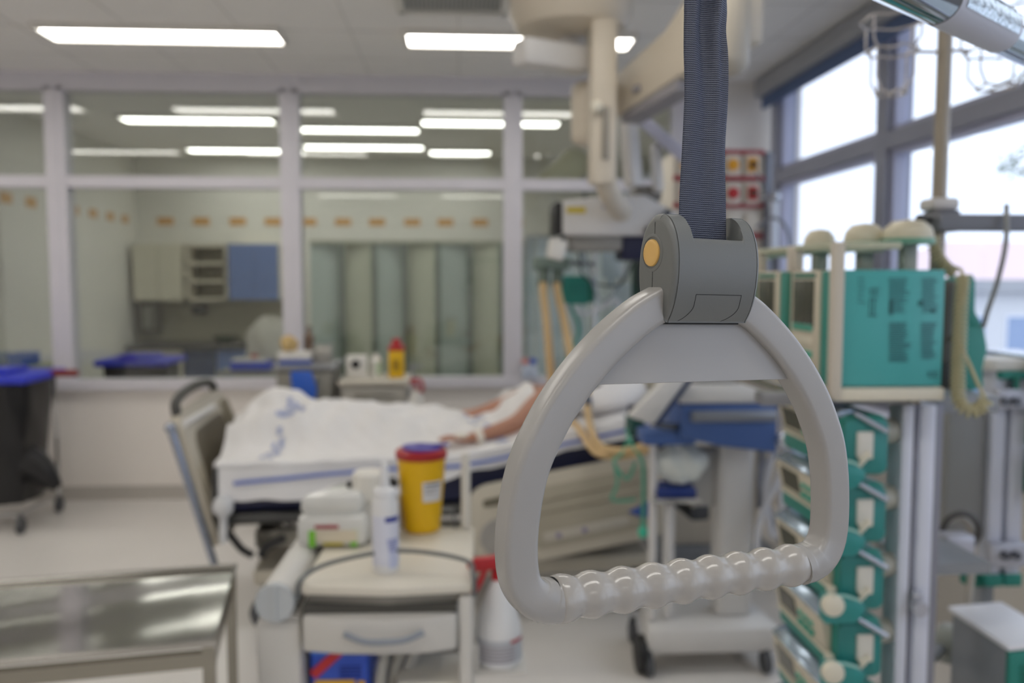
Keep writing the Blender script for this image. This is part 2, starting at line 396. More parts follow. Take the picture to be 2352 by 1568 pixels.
# window wall at the right
S('wall_right_lower',P('sill_wall','#cfcac2',.5,var=.02),MB().bb(XW,XW+.25,Y0,YB,0,.86))
S('wall_right_upper',wallm,MB().bb(XW+.17,XW+.25,Y0,YB,2.96,H))
S('trim_window_sill',lav,MB().bb(XW-.12,XW+.06,Y0,YB,.86,.90,.008))
wf=MB(); posts=[5.96,4.42,2.88,1.34,-.2,-1.74,-3.28]
sash=P('window_sash_enamel','#b4b6cd',.4)
for y in posts: wf.bb(XW+.02,XW+.16,y-.06,y+.06,.9,2.95)
wf.bb(XW+.022,XW+.158,Y0,YB,2.25,2.335).bb(XW+.021,XW+.159,Y0,YB,.88,.95).bb(XW+.023,XW+.157,Y0,YB,2.92,2.96)
S('window_frame_right',P('window_post_enamel','#9698a6',.45),wf)
n=10
for i in range(len(posts)-1):
    s_=MB(); a,b=posts[i+1]+.06,posts[i]-.06
    for z0,z1 in ((.95,2.25),(2.335,2.92)):
        n+=1; S('window_%d_pane'%n,pane,MB().bb(XW+.09,XW+.096,a+.02,b-.02,z0+.02,z1-.02))
        for y0,y1,q0,q1 in ((a,a+.032,z0,z1),(b-.032,b,z0,z1),(a+.032,b-.032,z0,z0+.03),(a+.032,b-.032,z1-.03,z1)): s_.bb(XW+.05,XW+.12,y0,y1,q0,q1)
    S('window_%d_sash'%(20+i),sash,s_)
bl=T('roller_blind','dark blue-grey roller blind cassette running along the top of the window wall','blind',(XW-.03,2.6,2.80))
MB().bb(XW-.09,XW+.015,-3,6.08,2.86,2.99,.01).build('cassette',P('blind_cassette','#a3a5aa',.5),bl)
MB().bb(XW-.05,XW-.035,-2.95,6.03,2.775,2.87).build('blind_fabric',P('blind_fabric','#56698f',.7),bl)
# ceiling lights
lampm=LAMP('light_diffuser',(1,.965,.90),LAMP_S); lampo=LAMP('light_diffuser_other',(1,.98,.93),LAMP_S*.72)
def light(x,y,w,label,mat,group=None,d=.24):
    t=T('ceiling_light',label,'ceiling light',(x,y,H-.03),0,group)
    fr=MB(); w2=w/2;d2=d/2
    for a in (-1,1): fr.box((a*(w2+.012),0,.01),(.024,d+.048,.035)); fr.box((0,a*(d2+.012),.01),(w,.024,.035))
    fr.build('light_frame',white,t,loc=True); MB().box((0,0,.008),(w,d,.012)).build('diffuser',mat,t,loc=True); return t
light(-1.69,5.13,1.31,'long ceiling light panel above the foot of the bed',lampm)
light(.36,5.13,1.31,'long ceiling light panel partly hidden behind the round pendant mount',lampm)
for x,y in ((-3.74,5.13),):
    light(x,y,1.31,'ceiling light panel beyond the left edge above the black waste bag',lampm)
for x,y in ((-3.74,2.7),(-1.69,2.7),(.36,2.7),(-3.74,.2),(-1.69,.2),(.36,.2),(-1.69,-2.1),(.36,-2.1)):
    light(x,y,1.31,'ceiling light panel of this room above and behind the viewpoint',lampm,'ceiling lights over the viewpoint')
def olight(px0,px1,py,label):
    p=onz(px0,py,H-.02); q=onz(px1,py,H-.02); light((p.x+q.x)/2,(p.y+q.y)/2,abs(q.x-p.x)-.05,label,lampo)
olight(-190,150,296,'bright ceiling light behind the leftmost glass bay, cut by the photo edge')
olight(280,632,274,'ceiling light of the next room, highest in the glass bay with the blue cupboard')
olight(430,702,344,'ceiling light of the next room, lowest in the glass bay with the blue cupboard')
olight(640,966,296,'ceiling light of the next room, upper one at left of the bay with green panels')
olight(697,976,336,'ceiling light of the next room, lower one at left of the bay with green panels')
olight(964,1290,281,'ceiling light of the next room crossing behind the mullion beside the pendant')
olight(983,1130,349,'short ceiling light of the next room low beside the pendant mullion')
v=T('ceiling_vent','square slotted ceiling air vent beside the round pendant mount','vent',(-.03,4.34,H-.02))
m=MB()
for a in (-1,1): m.box((a*.27,0,.0),(.04,.6,.02)); m.box((0,a*.28,0),(.56,.04,.02))
m.build('vent_frame',white,v,loc=True)
m=MB()
for k in range(24): m.box((-.25+k*.0217,0,.006),(.008,.52,.016),rot=Euler((0,R(30),0)))
m.build('slats',P('slat_grey','#b5b6b4',.5),v,loc=True); MB().box((0,0,.013),(.54,.54,.008)).build('duct',P('duct_grey','#8f918e',.6),v,loc=True)
# ================================================================ the next room behind the glass
ow=P('other_wall','#d9d8d1',.5,var=.02)
S('wall_other_back',ow,MB().bb(XL,XOR,YO,YO+.1,0,H)); S('wall_other_left',ow,MB().bb(XOL-.1,XOL,YB+1.05,YO,0,H)); S('wall_other_right',ow,MB().bb(XOR,XOR+.1,YB,YO+.2,0,H))
def tilesq(x,y,side,label):
    m=MB(); 
    if side: m.bb(x,x+.006,y-.09,y+.09,2.2,2.29)
    else: m.bb(x-.093,x+.093,y-.006,y,2.2,2.29)
    o=m.build('accent_tile',orange); tag(o,label,'tile','orange tiles in a row on the far wall' if not side else 'orange tiles on the receding wall')
for px in (380,463,546,627,708,788,866,947,1023,1103,1184): tilesq(at(px,512,YO).x,YO,0,'small orange accent tile in the spaced row along the far wall')
for y in (7.34,7.75,8.17,8.6,9.02,9.45,9.85): tilesq(XOL,y,1,'small orange accent tile on the receding side wall behind the glass')
# kitchenette
def px3(px0,px1,y0,y1,Y): a=at(px0,y0,Y); b=at(px1,y1,Y); return a.x,b.x,b.z,a.z
x0,x1,z0,z1=px3(302,420,560,690,9.85)
t=T('wall_cabinet','plain off-white wall cabinet at the left of the kitchenette','cabinet',((x0+x1)/2,10,z0))
MB().bb(x0,x1,9.87,10.19,z0,z1).build('carcass',cream,t); 
for k in (0,1): MB().bb(x0+(x1-x0)*(k/2)+.004,x0+(x1-x0)*((k+1)/2)-.004,9.85,9.87,z0+.004,z1-.004).build('door',P('cab_door','#cfcbb9',.4),t)
x0,x1,z0,z1=px3(424,523,560,690,9.85)
t=T('wall_shelf','open off-white wall shelf with three compartments beside the blue cupboard','shelf',((x0+x1)/2,10,z0))
m=MB().bb(x0,x0+.03,9.86,10.19,z0,z1).bb(x1-.03,x1,9.86,10.19,z0,z1)
for k in range(4): q=z0+(z1-z0-.03)*k/3; m.bb(x0,x1,9.86,10.19,q,q+.03)
m.build('carcass',cream,t); MB().bb(x0,x1,10.16,10.19,z0,z1).build('back_panel',P('shelf_back','#8d8872',.6),t)
x0,x1,z0,z1=px3(523,641,560,688,9.8)
t=T('wall_cupboard','blue-fronted wall cupboard hanging in the next room','cupboard',((x0+x1)/2,10,z0))
MB().bb(x0,x1,9.82,10.19,z0,z1).build('carcass',cream,t)
bluec=P('cupboard_blue','#647db4',.45)
for k in (0,1): MB().bb(x0+(x1-x0)*(k/2)+.002,x0+(x1-x0)*((k+1)/2)-.002,9.8,9.82,z0,z1).build('door',bluec,t)
x0=at(290,790,9.6).x; x1=at(650,790,9.6).x
t=tag(MB().bb(x0,x1,9.55,10.19,.80,.85,.01).build('worktop',P('worktop_dark','#4b4b4c',.35)),'dark kitchenette worktop running under the wall cabinets','worktop')
S('trim_splashback',P('splash_tile','#a7a391',.3),MB().bb(at(300,700,YO).x,at(655,700,YO).x,YO-.012,YO,.85,1.34))
for i,(a,b,mt,nm) in enumerate(((300,418,cream,'off-white base cabinet under the dark worktop'),(420,495,P('cupboard_dark_blue','#3f4d6c',.45),'dark blue base cabinet under the dark worktop'),(497,640,bluec,'pale blue base cabinet half hidden behind the blue trays'))):
    xa=at(a,800,9.62).x; xb=at(b,800,9.62).x
    t=T('base_cabinet',nm,'cabinet',((xa+xb)/2,9.9,0)); MB().bb(xa,xb,9.64,10.18,.08,.80).build('carcass',cream,t); MB().bb(xa+.004,xb-.004,9.62,9.64,.1,.79).build('door',mt,t); MB().bb(xa,xb,9.7,10.1,0,.08).build('plinth',dgrey,t)
p=at(337,730,9.95)
t=T('towel_dispenser','dark grey dispenser fixed on the splashback at left','dispenser',(p.x,10.1,p.z-.17)); MB().box((p.x,10.08,p.z),(.2,.2,.34),0,.03).build('case',P('dispenser_grey','#6d6b62',.4),t); MB().box((p.x,9.975,p.z),(.06,.02,.24)).build('front_strip',P('dispenser_strip','#8d8f86',.3),t)
p=at(515,752,9.8); tag(MB().lathe([(.06,0),(.13,.05),(.15,.09),(.14,.09),(.12,.055),(0,.02)],(p.x,9.85,.85)).build('bowl',P('green_bowl','#4b5a44',.4)),'dark green bowl on the worktop below the open shelf','bowl')
p=at(457,712,10.1); tag(MB().box((p.x,10.13,p.z),(.16,.09,.10),0,.02).build('socket_box',dgrey),'small dark box on the splashback under the open shelf','box')
# frosted folding screen
xs=[at(px,700,8.6).x for px in (714,792,867,937,1012,1086,1158,1225)]
fs=T('folding_screen','pale green frosted panel screen standing in the next room','screen',((xs[0]+xs[-1])/2,8.6,0))
for i in range(7):
    mt=P('frosted_%d'%(i%2),'#b7c5c0' if i%2==0 else '#c0c5b2',.25,spec=.6,var=.06,vscale=2.0)
    a=V((xs[i],8.6+(.05 if i%2 else 0),0)); b=V((xs[i+1]-.055,8.6+(0 if i%2 else .05),0))
    MB().hull([a+V((0,0,.05)),b+V((0,0,.05)),b+V((0,0,1.93)),a+V((0,0,1.93))],(0,.02,0)).build('panel',mt,fs)
    MB().bb(xs[i+1]-.055,xs[i+1],8.585,8.635,0,1.93).build('post',P('screen_post','#78847c',.4,.3),fs)
MB().bb(xs[0],xs[-1],8.58,8.64,1.93,1.96).build('top_rail',P('screen_rail','#a9ab98',.4),fs)
pc=T('privacy_curtain','pale blue privacy curtain on a rail behind the glass beside the pendant','curtain',(at(1400,700,6.75).x,6.75,0))
ca=at(1212,600,6.75).x; cb=min(at(1590,600,6.75).x,1.95); cz_=1.90
MB().grid(lambda u,v:V((ca+(cb-ca)*u,6.75+.022*math.sin(u*78)+.01*math.sin(u*31+2),.12+(cz_-.12)*v)),150,4,.002).build('curtain_cloth',P('curtain_blue','#e4edf2',.8),pc)
MB().cyl((ca-.02,6.75,cz_+.012),(cb+.02,6.75,cz_+.012),.012).build('curtain_rail',P('curtain_rail','#b9bcc0',.4),pc)
for x in (ca-.01,cb+.01): MB().cyl((x,6.75,0.03),(x,6.75,cz_+.012),.012).build('post',P('curtain_rail','#b9bcc0',.4),pc); MB().box((x,6.75,.02),(.04,.4,.04)).build('foot',grey,pc)
# waste bin with blue lid, next room
def wastebin(x,y,w,label,loc_z=.955,name='waste_bag_stand',tailed=False,lidw=.62):
    t=T(name,label,'waste bin',(x,y,0))
    bag=P('black_bag','#17171a',.32,bump=.5,bscale=14,var=.2)
    def f(u,v):
        a=2*PI*u; z=.17+(loc_z-.05-.17)*v; k=.76+.24*v+.03*math.sin(9*a+z*7)*math.sin(z*9)
        sx=w*.5*k; sy=w*.46*k
        q=lambda c:math.copysign(abs(c)**.6,c)
        return V((sx*q(math.cos(a)),sy*q(math.sin(a)),z))
    rs=[[f(i/40,j/16) for i in range(40)] for j in range(17)]
    rs=[[p*.4+V((0,0,.1)) if False else V((p.x*.5,p.y*.5,.15)) for p in rs[0]]]+rs
    m=MB().rings(rs); 
    if tailed: m.tube([(w*.30,-w*.1,.42),(w*.48,-w*.14,.37),(w*.60,-w*.15,.30),(w*.68,-w*.15,.25)],[.13,.03],8,sm=4)
    m.build('bag',bag,t,loc=True)
    MB().box((0,0,loc_z-.02),(w*1.08,w*1.0,.05),0,.02).box((0,-.02,loc_z+.02),(w*.5,w*.5,.03),0,.014).build('lid',P('bin_lid_blue','#2a38c4',.4),t,loc=True)
    fr=MB()
    for a in (-1,1): fr.tube([(a*w*.40,w*.46,loc_z-.05),(a*w*.40,w*.46,.12),(a*w*.40,-w*.42,.12)],.012,8,sm=0)
    fr.tube([(-w*.40,-w*.42,.12),(w*.40,-w*.42,.12)],.012,8,sm=0); fr.build('stand_frame',chrome,t,loc=True)
    for a in (-1,1):
        for b in (-.42,.46): MB().cyl((a*w*.40-.012,b*w,.05),(a*w*.40+.012,b*w,.05),.05).cyl((a*w*.40,b*w,.09),(a*w*.40,b*w,.125),.014).build('caster',dgrey,t,loc=True)
    return t
p=at(310,830,6.85); wastebin(p.x,7.0,.52,'black waste bin with blue lid behind the glass beside the kitchenette',.945)
# tables & trays of the next room
def table(name,label,x0,x1,y0,y1,z,top,leg,cat='table',shelf=None):
    t=T(name,label,cat,((x0+x1)/2,(y0+y1)/2,0)); MB().bb(x0,x1,y0,y1,z-.03,z,.006).build('tabletop',top,t)
    for a in (x0+.03,x1-.03):
        for b in (y0+.03,y1-.03): MB().cyl((a,b,0),(a,b,z-.03),.014,n=12).build('leg',leg,t)
    if shelf: MB().bb(x0+.02,x1-.02,y0+.02,y1-.02,shelf-.02,shelf).build('shelf',top,t)
    return t
a=at(512,848,6.9); b=at(668,848,6.9)
table('side_table','grey side table behind the glass carrying the blue trays',a.x,b.x,6.7,7.2,a.z,P('table_grey','#8e8e86',.4),steel,shelf=.78)
tz=a.z
for px0,px1,py,nm in ((536,632,835,'blue kidney tray on the grey table behind the glass'),):
    p=at((px0+px1)/2,py,6.85); t=T('instrument_tray',nm,'tray',(p.x,6.85,tz)); MB().box((p.x,6.80,tz+.04),(.32,.18,.07),0,.02).build('tray',bluep,t); MB().box((p.x-.02,6.80,tz+.085),(.26,.14,.03),0,.012).build('wrapped_cloth',white,t)
    MB().sph((p.x+.01,6.82,tz+.11),(.03,.025,.02),8).build('knob',red,t)
p=at(615,780,7.1)
def sack(c,s,seed):
    rnd=random.Random(seed); ph=[rnd.random()*6 for _ in range(6)]
    def f(u,v):
        a=2*PI*u; b=PI*v; k=1+.13*math.sin(3*a+ph[0])*math.sin(2*b+ph[1])+.08*math.sin(7*a+ph[2]+3*b)+.05*math.sin(5*b+ph[3])
        return V((c[0]+s[0]*k*math.cos(a)*math.sin(b),c[1]+s[1]*k*math.sin(a)*math.sin(b),max(c[2]-s[2]*.85,c[2]-s[2]*k*math.cos(b))))
    return MB().grid(f,28,16)
tag(sack((p.x+.02,7.07,tz+.19),(.19,.12,.22),3).build('white_bag',P('plastic_white_bag','#d2cfc6',.4,bump=.4,bscale=20)),'crumpled white plastic bag slumped on the grey table behind the glass','bag')
a=at(-90,838,7.0); b=at(100,838,7.0)
table('work_table','pale yellow-green table behind the leftmost glass bay',a.x,b.x,6.75,7.2,a.z,P('table_green','#b6b98a',.45),steel)
for px,dz,nm,c in ((62,0,'blue box on the pale table behind the leftmost glass','#3f63b4'),(-12,0,'grey-blue box at the photo edge on the pale table','#7f93ad')):
    p=at(px,815,7.0); t=T('storage_box',nm,'box',(p.x,6.95,a.z)); MB().box((p.x,6.95,a.z+.045),(.16,.2,.09),0,.012).build('body',P('box'+c,c,.4),t); MB().box((p.x,6.95,a.z+.096),(.17,.21,.018),0,.006).build('lid',P('boxl'+c,c,.35),t)
# ================================================================ outside
world=bpy.data.worlds.new('overcast_sky'); sc.world=world; world.use_nodes=True; wn=world.node_tree; N=wn.nodes; K=wn.links
bg=N['Background']; tcw=N.new('ShaderNodeTexCoord'); spx=N.new('ShaderNodeSeparateXYZ'); rmp=N.new('ShaderNodeValToRGB'); nzw=N.new('ShaderNodeTexNoise'); nzw.inputs['Scale'].default_value=2.5
K.new(tcw.outputs['Generated'],spx.inputs[0]); K.new(spx.outputs['Z'],rmp.inputs['Fac']); 
rmp.color_ramp.elements[0].position=0; rmp.color_ramp.elements[0].color=(.74,.83,1,1); rmp.color_ramp.elements[1].position=.45; rmp.color_ramp.elements[1].color=(.82,.90,1,1)
mixw=N.new('ShaderNodeMix'); mixw.data_type='RGBA'; mixw.blend_type='MULTIPLY'; mixw.inputs['Factor'].default_value=.08
K.new(tcw.outputs['Generated'],nzw.inputs['Vector']); K.new(rmp.outputs['Color'],mixw.inputs['A']); K.new(nzw.outputs['Color'],mixw.inputs['B']); K.new(mixw.outputs['Result'],bg.inputs['Color'])
bg.inputs['Strength'].default_value=SKY_S
S('ground_outside',P('asphalt','#8b8e92',.8),MB().bb(XW+2,90,-40,90,-9.2,-9))
def building(x,y,w,d,zt,label,zr):
    t=T('building',label,'building',(x,y,-9)); 
    MB().bb(x-w/2,x+w/2,y-d/2,y+d/2,-9,zt).build('wall',P('render_white','#d8d9dc',.6),t)
    a=[(x-w/2-.4,y-d/2-.4,zt),(x+w/2+.4,y-d/2-.4,zt),(x+w/2+.4,y+d/2+.4,zt),(x-w/2-.4,y+d/2+.4,zt)]
    m=MB(); vs=[m.bm.verts.new(p) for p in a]; r0=m.bm.verts.new((x-w/2+2.5,y,zr)); r1=m.bm.verts.new((x+w/2-2.5,y,zr))
    for f in ((vs[0],vs[1],r1,r0),(vs[2],vs[3],r0,r1),(vs[1],vs[2],r1),(vs[3],vs[0],r0),(vs[3],vs[2],vs[1],vs[0])): m.bm.faces.new(f)
    m.build('roof',P('pink_roof','#dcc6cb',.7),t,smooth=False)
    MB().bb(x-w/2-.5,x+w/2+.5,y-d/2-.5,y+d/2+.5,zt-.45,zt).build('eaves_band',P('eaves_grey','#a7a9ae',.6),t)
    for r in range(3):
        for k in range(int(w/2)):
            xx=x-w/2+1+2*k; z=zt-2.2-2.6*r
            f=MB().bb(xx-.62,xx+.62,y-d/2-.06,y-d/2+.02,z-.85,z+.85).build('window',P('bldg_frame','#e6e8ee',.5),t)
            MB().bb(xx-.54,xx+.54,y-d/2-.09,y-d/2-.05,z-.77,z+.77).build('pane',P('bldg_pane','#8fa3c4',.15),f)
    for k in range(2): MB().bb(x-3+5*k,x-2.4+5*k,y-.3,y+.3,zr-.7,zr+.55).build('chimney',P('chimney_grey','#b9b3b6',.7),t)
building(29.5,36,22,9,1.55,'pale building with pink hipped roof beyond the window at right',3.2)
tr=T('tree','conifer with sparse needle branches outside the window at the right edge','tree',(6.3,8.3,-9))
MB().tube([(6.3,8.3,-9),(6.28,8.3,-2),(6.3,8.32,5.5)],[.2,.05],10).build('trunk',P('bark','#4b4540',.9),tr)
rnd=random.Random(4); nd=MB(); bm=MB()
for (px,py,px2,py2) in ((2480,395,2290,392),(2480,330,2300,372),(2520,60,2300,130),(2520,20,2330,0),(2520,215,2335,178),(2500,420,2335,398),(2560,120,2340,95)):
    a=at(px,py,8.3); b=at(px2,py2,8.1); a2=V((6.3,8.3,a.z+.25)); mid=(a2+b)/2+V((0,0,.06)); bm.tube([a2,a,mid,b],[.018,.004],6)
    for k in range(70):
        t_=.35+.65*rnd.random(); c=a2.lerp(b,t_)+V((rnd.uniform(-.06,.06),rnd.uniform(-.12,.12),rnd.uniform(-.07,.05)))
        e=c+V((rnd.uniform(-.12,.02),rnd.uniform(-.08,.08),rnd.uniform(-.06,.04))); nd.cyl(c,e,.006,.001,n=4)
bm.build('branch',P('twig','#50604e',.8),tr); o=nd.build('needles',P('needle_green','#54705e',.7),tr); o['kind']='stuff'
# ================================================================ the bed and the patient
sheetm=P('sheet_white','#e2e1e2',.85,bump=.12,bscale=90); stripe=P('sheet_blue_stripe','#7283c4',.85); printm=P('print_blue_grey','#a6aecb',.85)
BO=V((-1.03,3.70,0)); BR=R(4)
bed=T('hospital_bed','hospital bed with beige side rail, tilted footboard and raised backrest','bed',BO,BR)
bedp=P('bed_beige_plastic','#c3bcac',.45); bedd=P('bed_taupe_plastic','#8f8877',.5)
def sw(pts,y0,y1,th):
    # slab that follows a profile (x,z of the top), thickness th downward
    rs=[]
    c=cr([(x,0,z) for x,z in pts],6)
    for i,p in enumerate(c):
        t=(c[min(i+1,len(c)-1)]-c[max(i-1,0)]).normalized(); n=V((-t.z,0,t.x)); b=p-n*th; e=.025
        rs.append([V((p.x,y0+e,p.z)),V((p.x,y1-e,p.z)),V((p.x,y1,p.z)-n*e) if 0 else V((p.x-n.x*e,y1,p.z-n.z*e)),V((b.x+n.x*e,y1,b.z+n.z*e)),V((b.x,y1-e,b.z)),V((b.x,y0+e,b.z)),V((b.x+n.x*e,y0,b.z+n.z*e)),V((p.x-n.x*e,y0,p.z-n.z*e))])
    return MB().rings(rs)
prof=[(.0,.775),(.5,.78),(1.0,.785),(1.2,.815),(2.06,.985)]
sw(prof,.02,.93,.215).build('mattress',navy,bed,loc=True)
sw([(-.02,.555),(.5,.56),(1.0,.565),(1.2,.595),(2.1,.78)],.0,.95,.05).build('mattress_deck',P('deck_dark','#3c3b39',.5),bed,loc=True)
MB().bb(.12,1.95,.08,.14,.38,.46,.01).bb(.12,1.95,.81,.87,.38,.46,.01).bb(.12,.2,.08,.87,.38,.46,.01).bb(1.87,1.95,.08,.87,.38,.46,.01).bb(.45,.6,.3,.65,.2,.5,.02).bb(1.4,1.55,.3,.65,.2,.5,.02).build('underframe',P('bed_frame_grey','#8c887e',.4,.2),bed,loc=True)
MB().bb(.1,1.95,.12,.83,.19,.27,.02).build('chassis_cover',bedp,bed,loc=True)
for x in (.16,1.88):
    for y in (.12,.83):
        MB().cyl((x,y-.022,.075),(x,y+.022,.075),.075,n=28,bev=.008).cyl((x,y,.12),(x,y,.2),.02).box((x,y,.12),(.05,.07,.05),0,.01).build('caster',dgrey,bed,loc=True)
# footboard, leaning away from the mattress
FM=Matrix.Translation(V((-.035,.02,.40)))@Matrix.Rotation(R(-15.5),4,'Y')     # local z up the board
fb=MB()
poly=rrect(.455,.31,.09,6); hole=rrect(.30,.13,.07,6)
def ringplate(po,ph,th,M):
    m=MB(); n=len(po); bm=m.bm
    A=[bm.verts.new(M@V((-th/2,x+.455,y+.31))) for x,y in po]; B=[bm.verts.new(M@V((-th/2,x+.455,y+.36))) for x,y in ph]
    C=[bm.verts.new(M@V((th/2,x+.455,y+.31))) for x,y in po]; D=[bm.verts.new(M@V((th/2,x+.455,y+.36))) for x,y in ph]
    for i in range(n):
        j=(i+1)%n
        for q in ((A[i],A[j],B[j],B[i]),(C[j],C[i],D[i],D[j]),(A[j],A[i],C[i],C[j]),(B[i],B[j],D[j],D[i])): bm.faces.new(q)
    return m
ringplate(poly,hole,.045,FM).build('footboard',bedp,bed,loc=True)
MB().prism([(x,y) for x,y in rrect(.32,.15,.08,6)],.012,FM@Matrix.Translation((.012,.455,.36))@Matrix(((0,0,1,0),(1,0,0,0),(0,1,0,0),(0,0,0,1)))).build('inner_panel',P('inner_panel_brown','#6f6757',.5),bed,loc=True)
tp=lambda y,z,x=0:FM@V((x,y,z))
MB().tube([tp(.06,.60),tp(.12,.665),tp(.45,.69),tp(.79,.665),tp(.85,.60)],.022,10).build('footboard_grip',P('grip_dark','#3b3a36',.45),bed,loc=True)
MB().tube([tp(.02,.55,-.02),tp(.02,.57,.03),tp(.5,.565,.05)],.016,10,sm=0).build('chart_rail',P('rail_white','#d8d6d2',.35),bed,loc=True)
MB().tube([tp(-.015,-.06,-.02),tp(-.015,.2,-.02),tp(-.015,.56,-.02)],.017,12).sph(tp(-.015,.57,-.02),.024).build('footboard_post',P('bright_tube','#9aa1b0',.2,.9),bed,loc=True)
MB().tube([tp(.9,.05,.03),tp(.84,.35,.04),tp(.80,.56,.03)],.03,10).build('inner_brace',bedd,bed,loc=True)
for y in (.0,.93): MB().sph((.005,y-.01,.60),(.045,.035,.05)).cyl((.0,y,.44),(.005,y,.58),.018).build('corner_bumper',P('bumper_white','#cfd0d2',.3),bed,loc=True)
m=MB().tube([(.02,.03,.47),(.07,.03,.40),(.12,.02,.37)],.018,8).tube([(.16,.0,.37),(.18,.0,.41),(.26,.0,.45)],.02,8); m.build('brake_pedal',black,bed,loc=True)
# headboard
MB().bb(2.12,2.16,.05,.9,.5,1.12,.03,3).build('headboard',bedp,bed,loc=True)
MB().bb(2.14,2.24,.1,.85,.42,.52,.02).build('head_bracket',dgrey,bed,loc=True)
# lowered side rail on the near side, tilted with the backrest
SM=Matrix.Translation(V((1.52,-.045,.535)))@Matrix.Rotation(R(-9.5),4,'Y')@Matrix.Rotation(PI/2,4,'X')
rl=MB().prism(rrect(.455,.195,.11,8),.035,SM@Matrix.Translation((0,0,-.0175)),bev=.008).build('side_rail',bedp,bed,loc=True)
MB().prism(rrect(.30,.14,.05,5),.006,SM@Matrix.Translation((.1,-.0,.017)),bev=.002).build('raised_panel',P('bed_taupe_light','#a9a291',.5),rl,loc=True)
for yy in (.075,.02): MB().prism(rrect(.27,.004,.003,2),.004,SM@Matrix.Translation((.1,yy,.0215))).build('groove_line',bedd,rl,loc=True)
MB().prism(rrect(.2,.022,.02,4),.006,SM@Matrix.Translation((.06,-.09,.0215)),bev=.002).build('display_strip',P('strip_beige','#b9b4a8',.4),rl,loc=True)
for xx in (-.07,.05): MB().lathe([(.012,0),(.012,.006),(0,.007)],(0,0,0),SM@Matrix.Translation((xx,-.09,.027)),12).build('indicator',P('indicator_purple','#7d7399',.4),rl,loc=True)
MB().prism([(-.07,0),(.05,.035),(.05,-.03),(.0,-.045)],.006,SM@Matrix.Translation((.33,-.05,.0215))).build('angle_gauge',P('gauge_blue','#3a56a0',.4),rl,loc=True)
MB().lathe([(.085,0),(.085,.008),(.07,.012),(.07,.006),(0,.006)],(0,0,0),SM@Matrix.Translation((-.335,-.045,.015)),32).build('round_release',P('release_grey','#a39f99',.45),rl,loc=True)
MB().prism(rrect(.07,.018,.016,4),.006,SM@Matrix.Translation((-.31,.115,.016))).build('grip_slot',P('slot_dark','#6d6757',.5),rl,loc=True)
for xx in (-.2,.25): MB().box((1.52+xx,.02,.5),(.05,.12,.04)).build('rail_arm',steel,bed,loc=True)
m=MB().prism(rrect(.40,.17,.1,8),.035,Matrix.Translation(V((1.55,.99,.62)))@Matrix.Rotation(R(-9.5),4,'Y')@Matrix.Rotation(PI/2,4,'X'),bev=.008); m.build('side_rail',bedp,bed,loc=True)
# fitted sheet over the mattress
def mt(x):   # mattress top height
    for (a,za),(b,zb) in zip(prof,prof[1:]):
        if a<=x<=b: return za+(zb-za)*(x-a)/(b-a)
    return prof[0][1] if x<0 else prof[-1][1]
def wob(x,y): return .006*math.sin(13*x+5*y)+.005*math.sin(29*x-11*y+2)+.003*math.sin(47*x+31*y)
def sheet(u,v):
    x=-.015+2.09*u; s=v*(.95+.32)-.16     # distance across, hanging over both sides
    drop=(.165 if x<.75 else .165-.08*min(1,(x-.75)/.3))
    z=mt(x)+.006
    if s<.0: k=-s/.16; y=.008-.012*k+.008*math.sin(17*x)*k; z-=drop*k
    elif s>.95: k=(s-.95)/.16; y=.945+.012*k; z-=drop*k
    else: y=.008+s*.985
    return V((x,y,z+wob(x,y)*.5))
BM=Matrix.Translation(BO)@Matrix.Rotation(BR,4,'Z')
sh=T('bed_sheet','white fitted sheet with a thin blue stripe hanging over the mattress side','sheet',BO+V((0,0,.7)),BR)
BL=Matrix.Translation((0,0,-.7))
def bl(fn): return lambda u,v:fn(u,v)-V((0,0,.7))
MB().grid(bl(sheet),80,40,.003).build('sheet_cloth',sheetm,sh,loc=True,sharp=80)
def band(u,v):
    x=.05+1.95*u; p=sheet((x+.015)/2.09,.002); top=mt(x)
    k=.042+.042*(1-min(1,x/.75))**1.3 if x<1.0 else .035
    return V((x,-.0045+.008*math.sin(17*x)*(k/.165),top-k-.017*v+.012*(1 if x<1 else .2)))-V((0,.004,.7))
MB().grid(band,60,2,.001).build('blue_stripe',stripe,sh,loc=True)
# blanket following the body
xs_=[-.03,.06,.15,.25,.36,.70,.91,1.1,1.2,1.33,1.42]; zs_=[.93,1.0,1.045,1.02,.985,.955,.925,.905,.91,1.0,1.055]
def top(x):
    for i in range(len(xs_)-1):
        if x<=xs_[i+1]:
            t=max(0,(x-xs_[i])/(xs_[i+1]-xs_[i])); t=t*t*(3-2*t); return zs_[i]+(zs_[i+1]-zs_[i])*t
    return zs_[-1]
def blanket_at(x,y):
    base=mt(x)+.014; h=top(x)-base; d=(y-.52)/(.30 if y<.52 else .26); k=math.exp(-d*d*d*d*.9-.25*d*d)
    if x<.32: k*=.86+.14*math.cos((y-.52)*26)
    z=base+h*max(0,k); z+=wob(x*1.3,y*1.7)*1.3*min(1,k+.3)+.008*math.sin(22*(y+.4*x))*k
    return z
def blanket(u,v):
    x=-.03+1.45*u; y=.0+.98*v
    z=blanket_at(x,y)
    if u==0: x-=.0; z-=.0
    if x<.03: z=min(z,z-.0); 
    if v<.02: z-=.02; y+=.0
    return V((x,y,z-.7))
bk=T('blanket','white hospital blanket with faded blue print covering the patient from feet to chest','blanket',BO+V((0,0,.7)),BR)
def foot(u,v):   # end hanging down over the mattress foot
    x=-.03-.012*math.sin(9*v)*u; y=.98*v; return V((x-.02*u,y,blanket_at(-.03,y)-.7-(.24)*u))
m=MB().grid(blanket,90,60).grid(foot,8,60); nf=len(m.bm.faces)
rnd=random.Random(2)
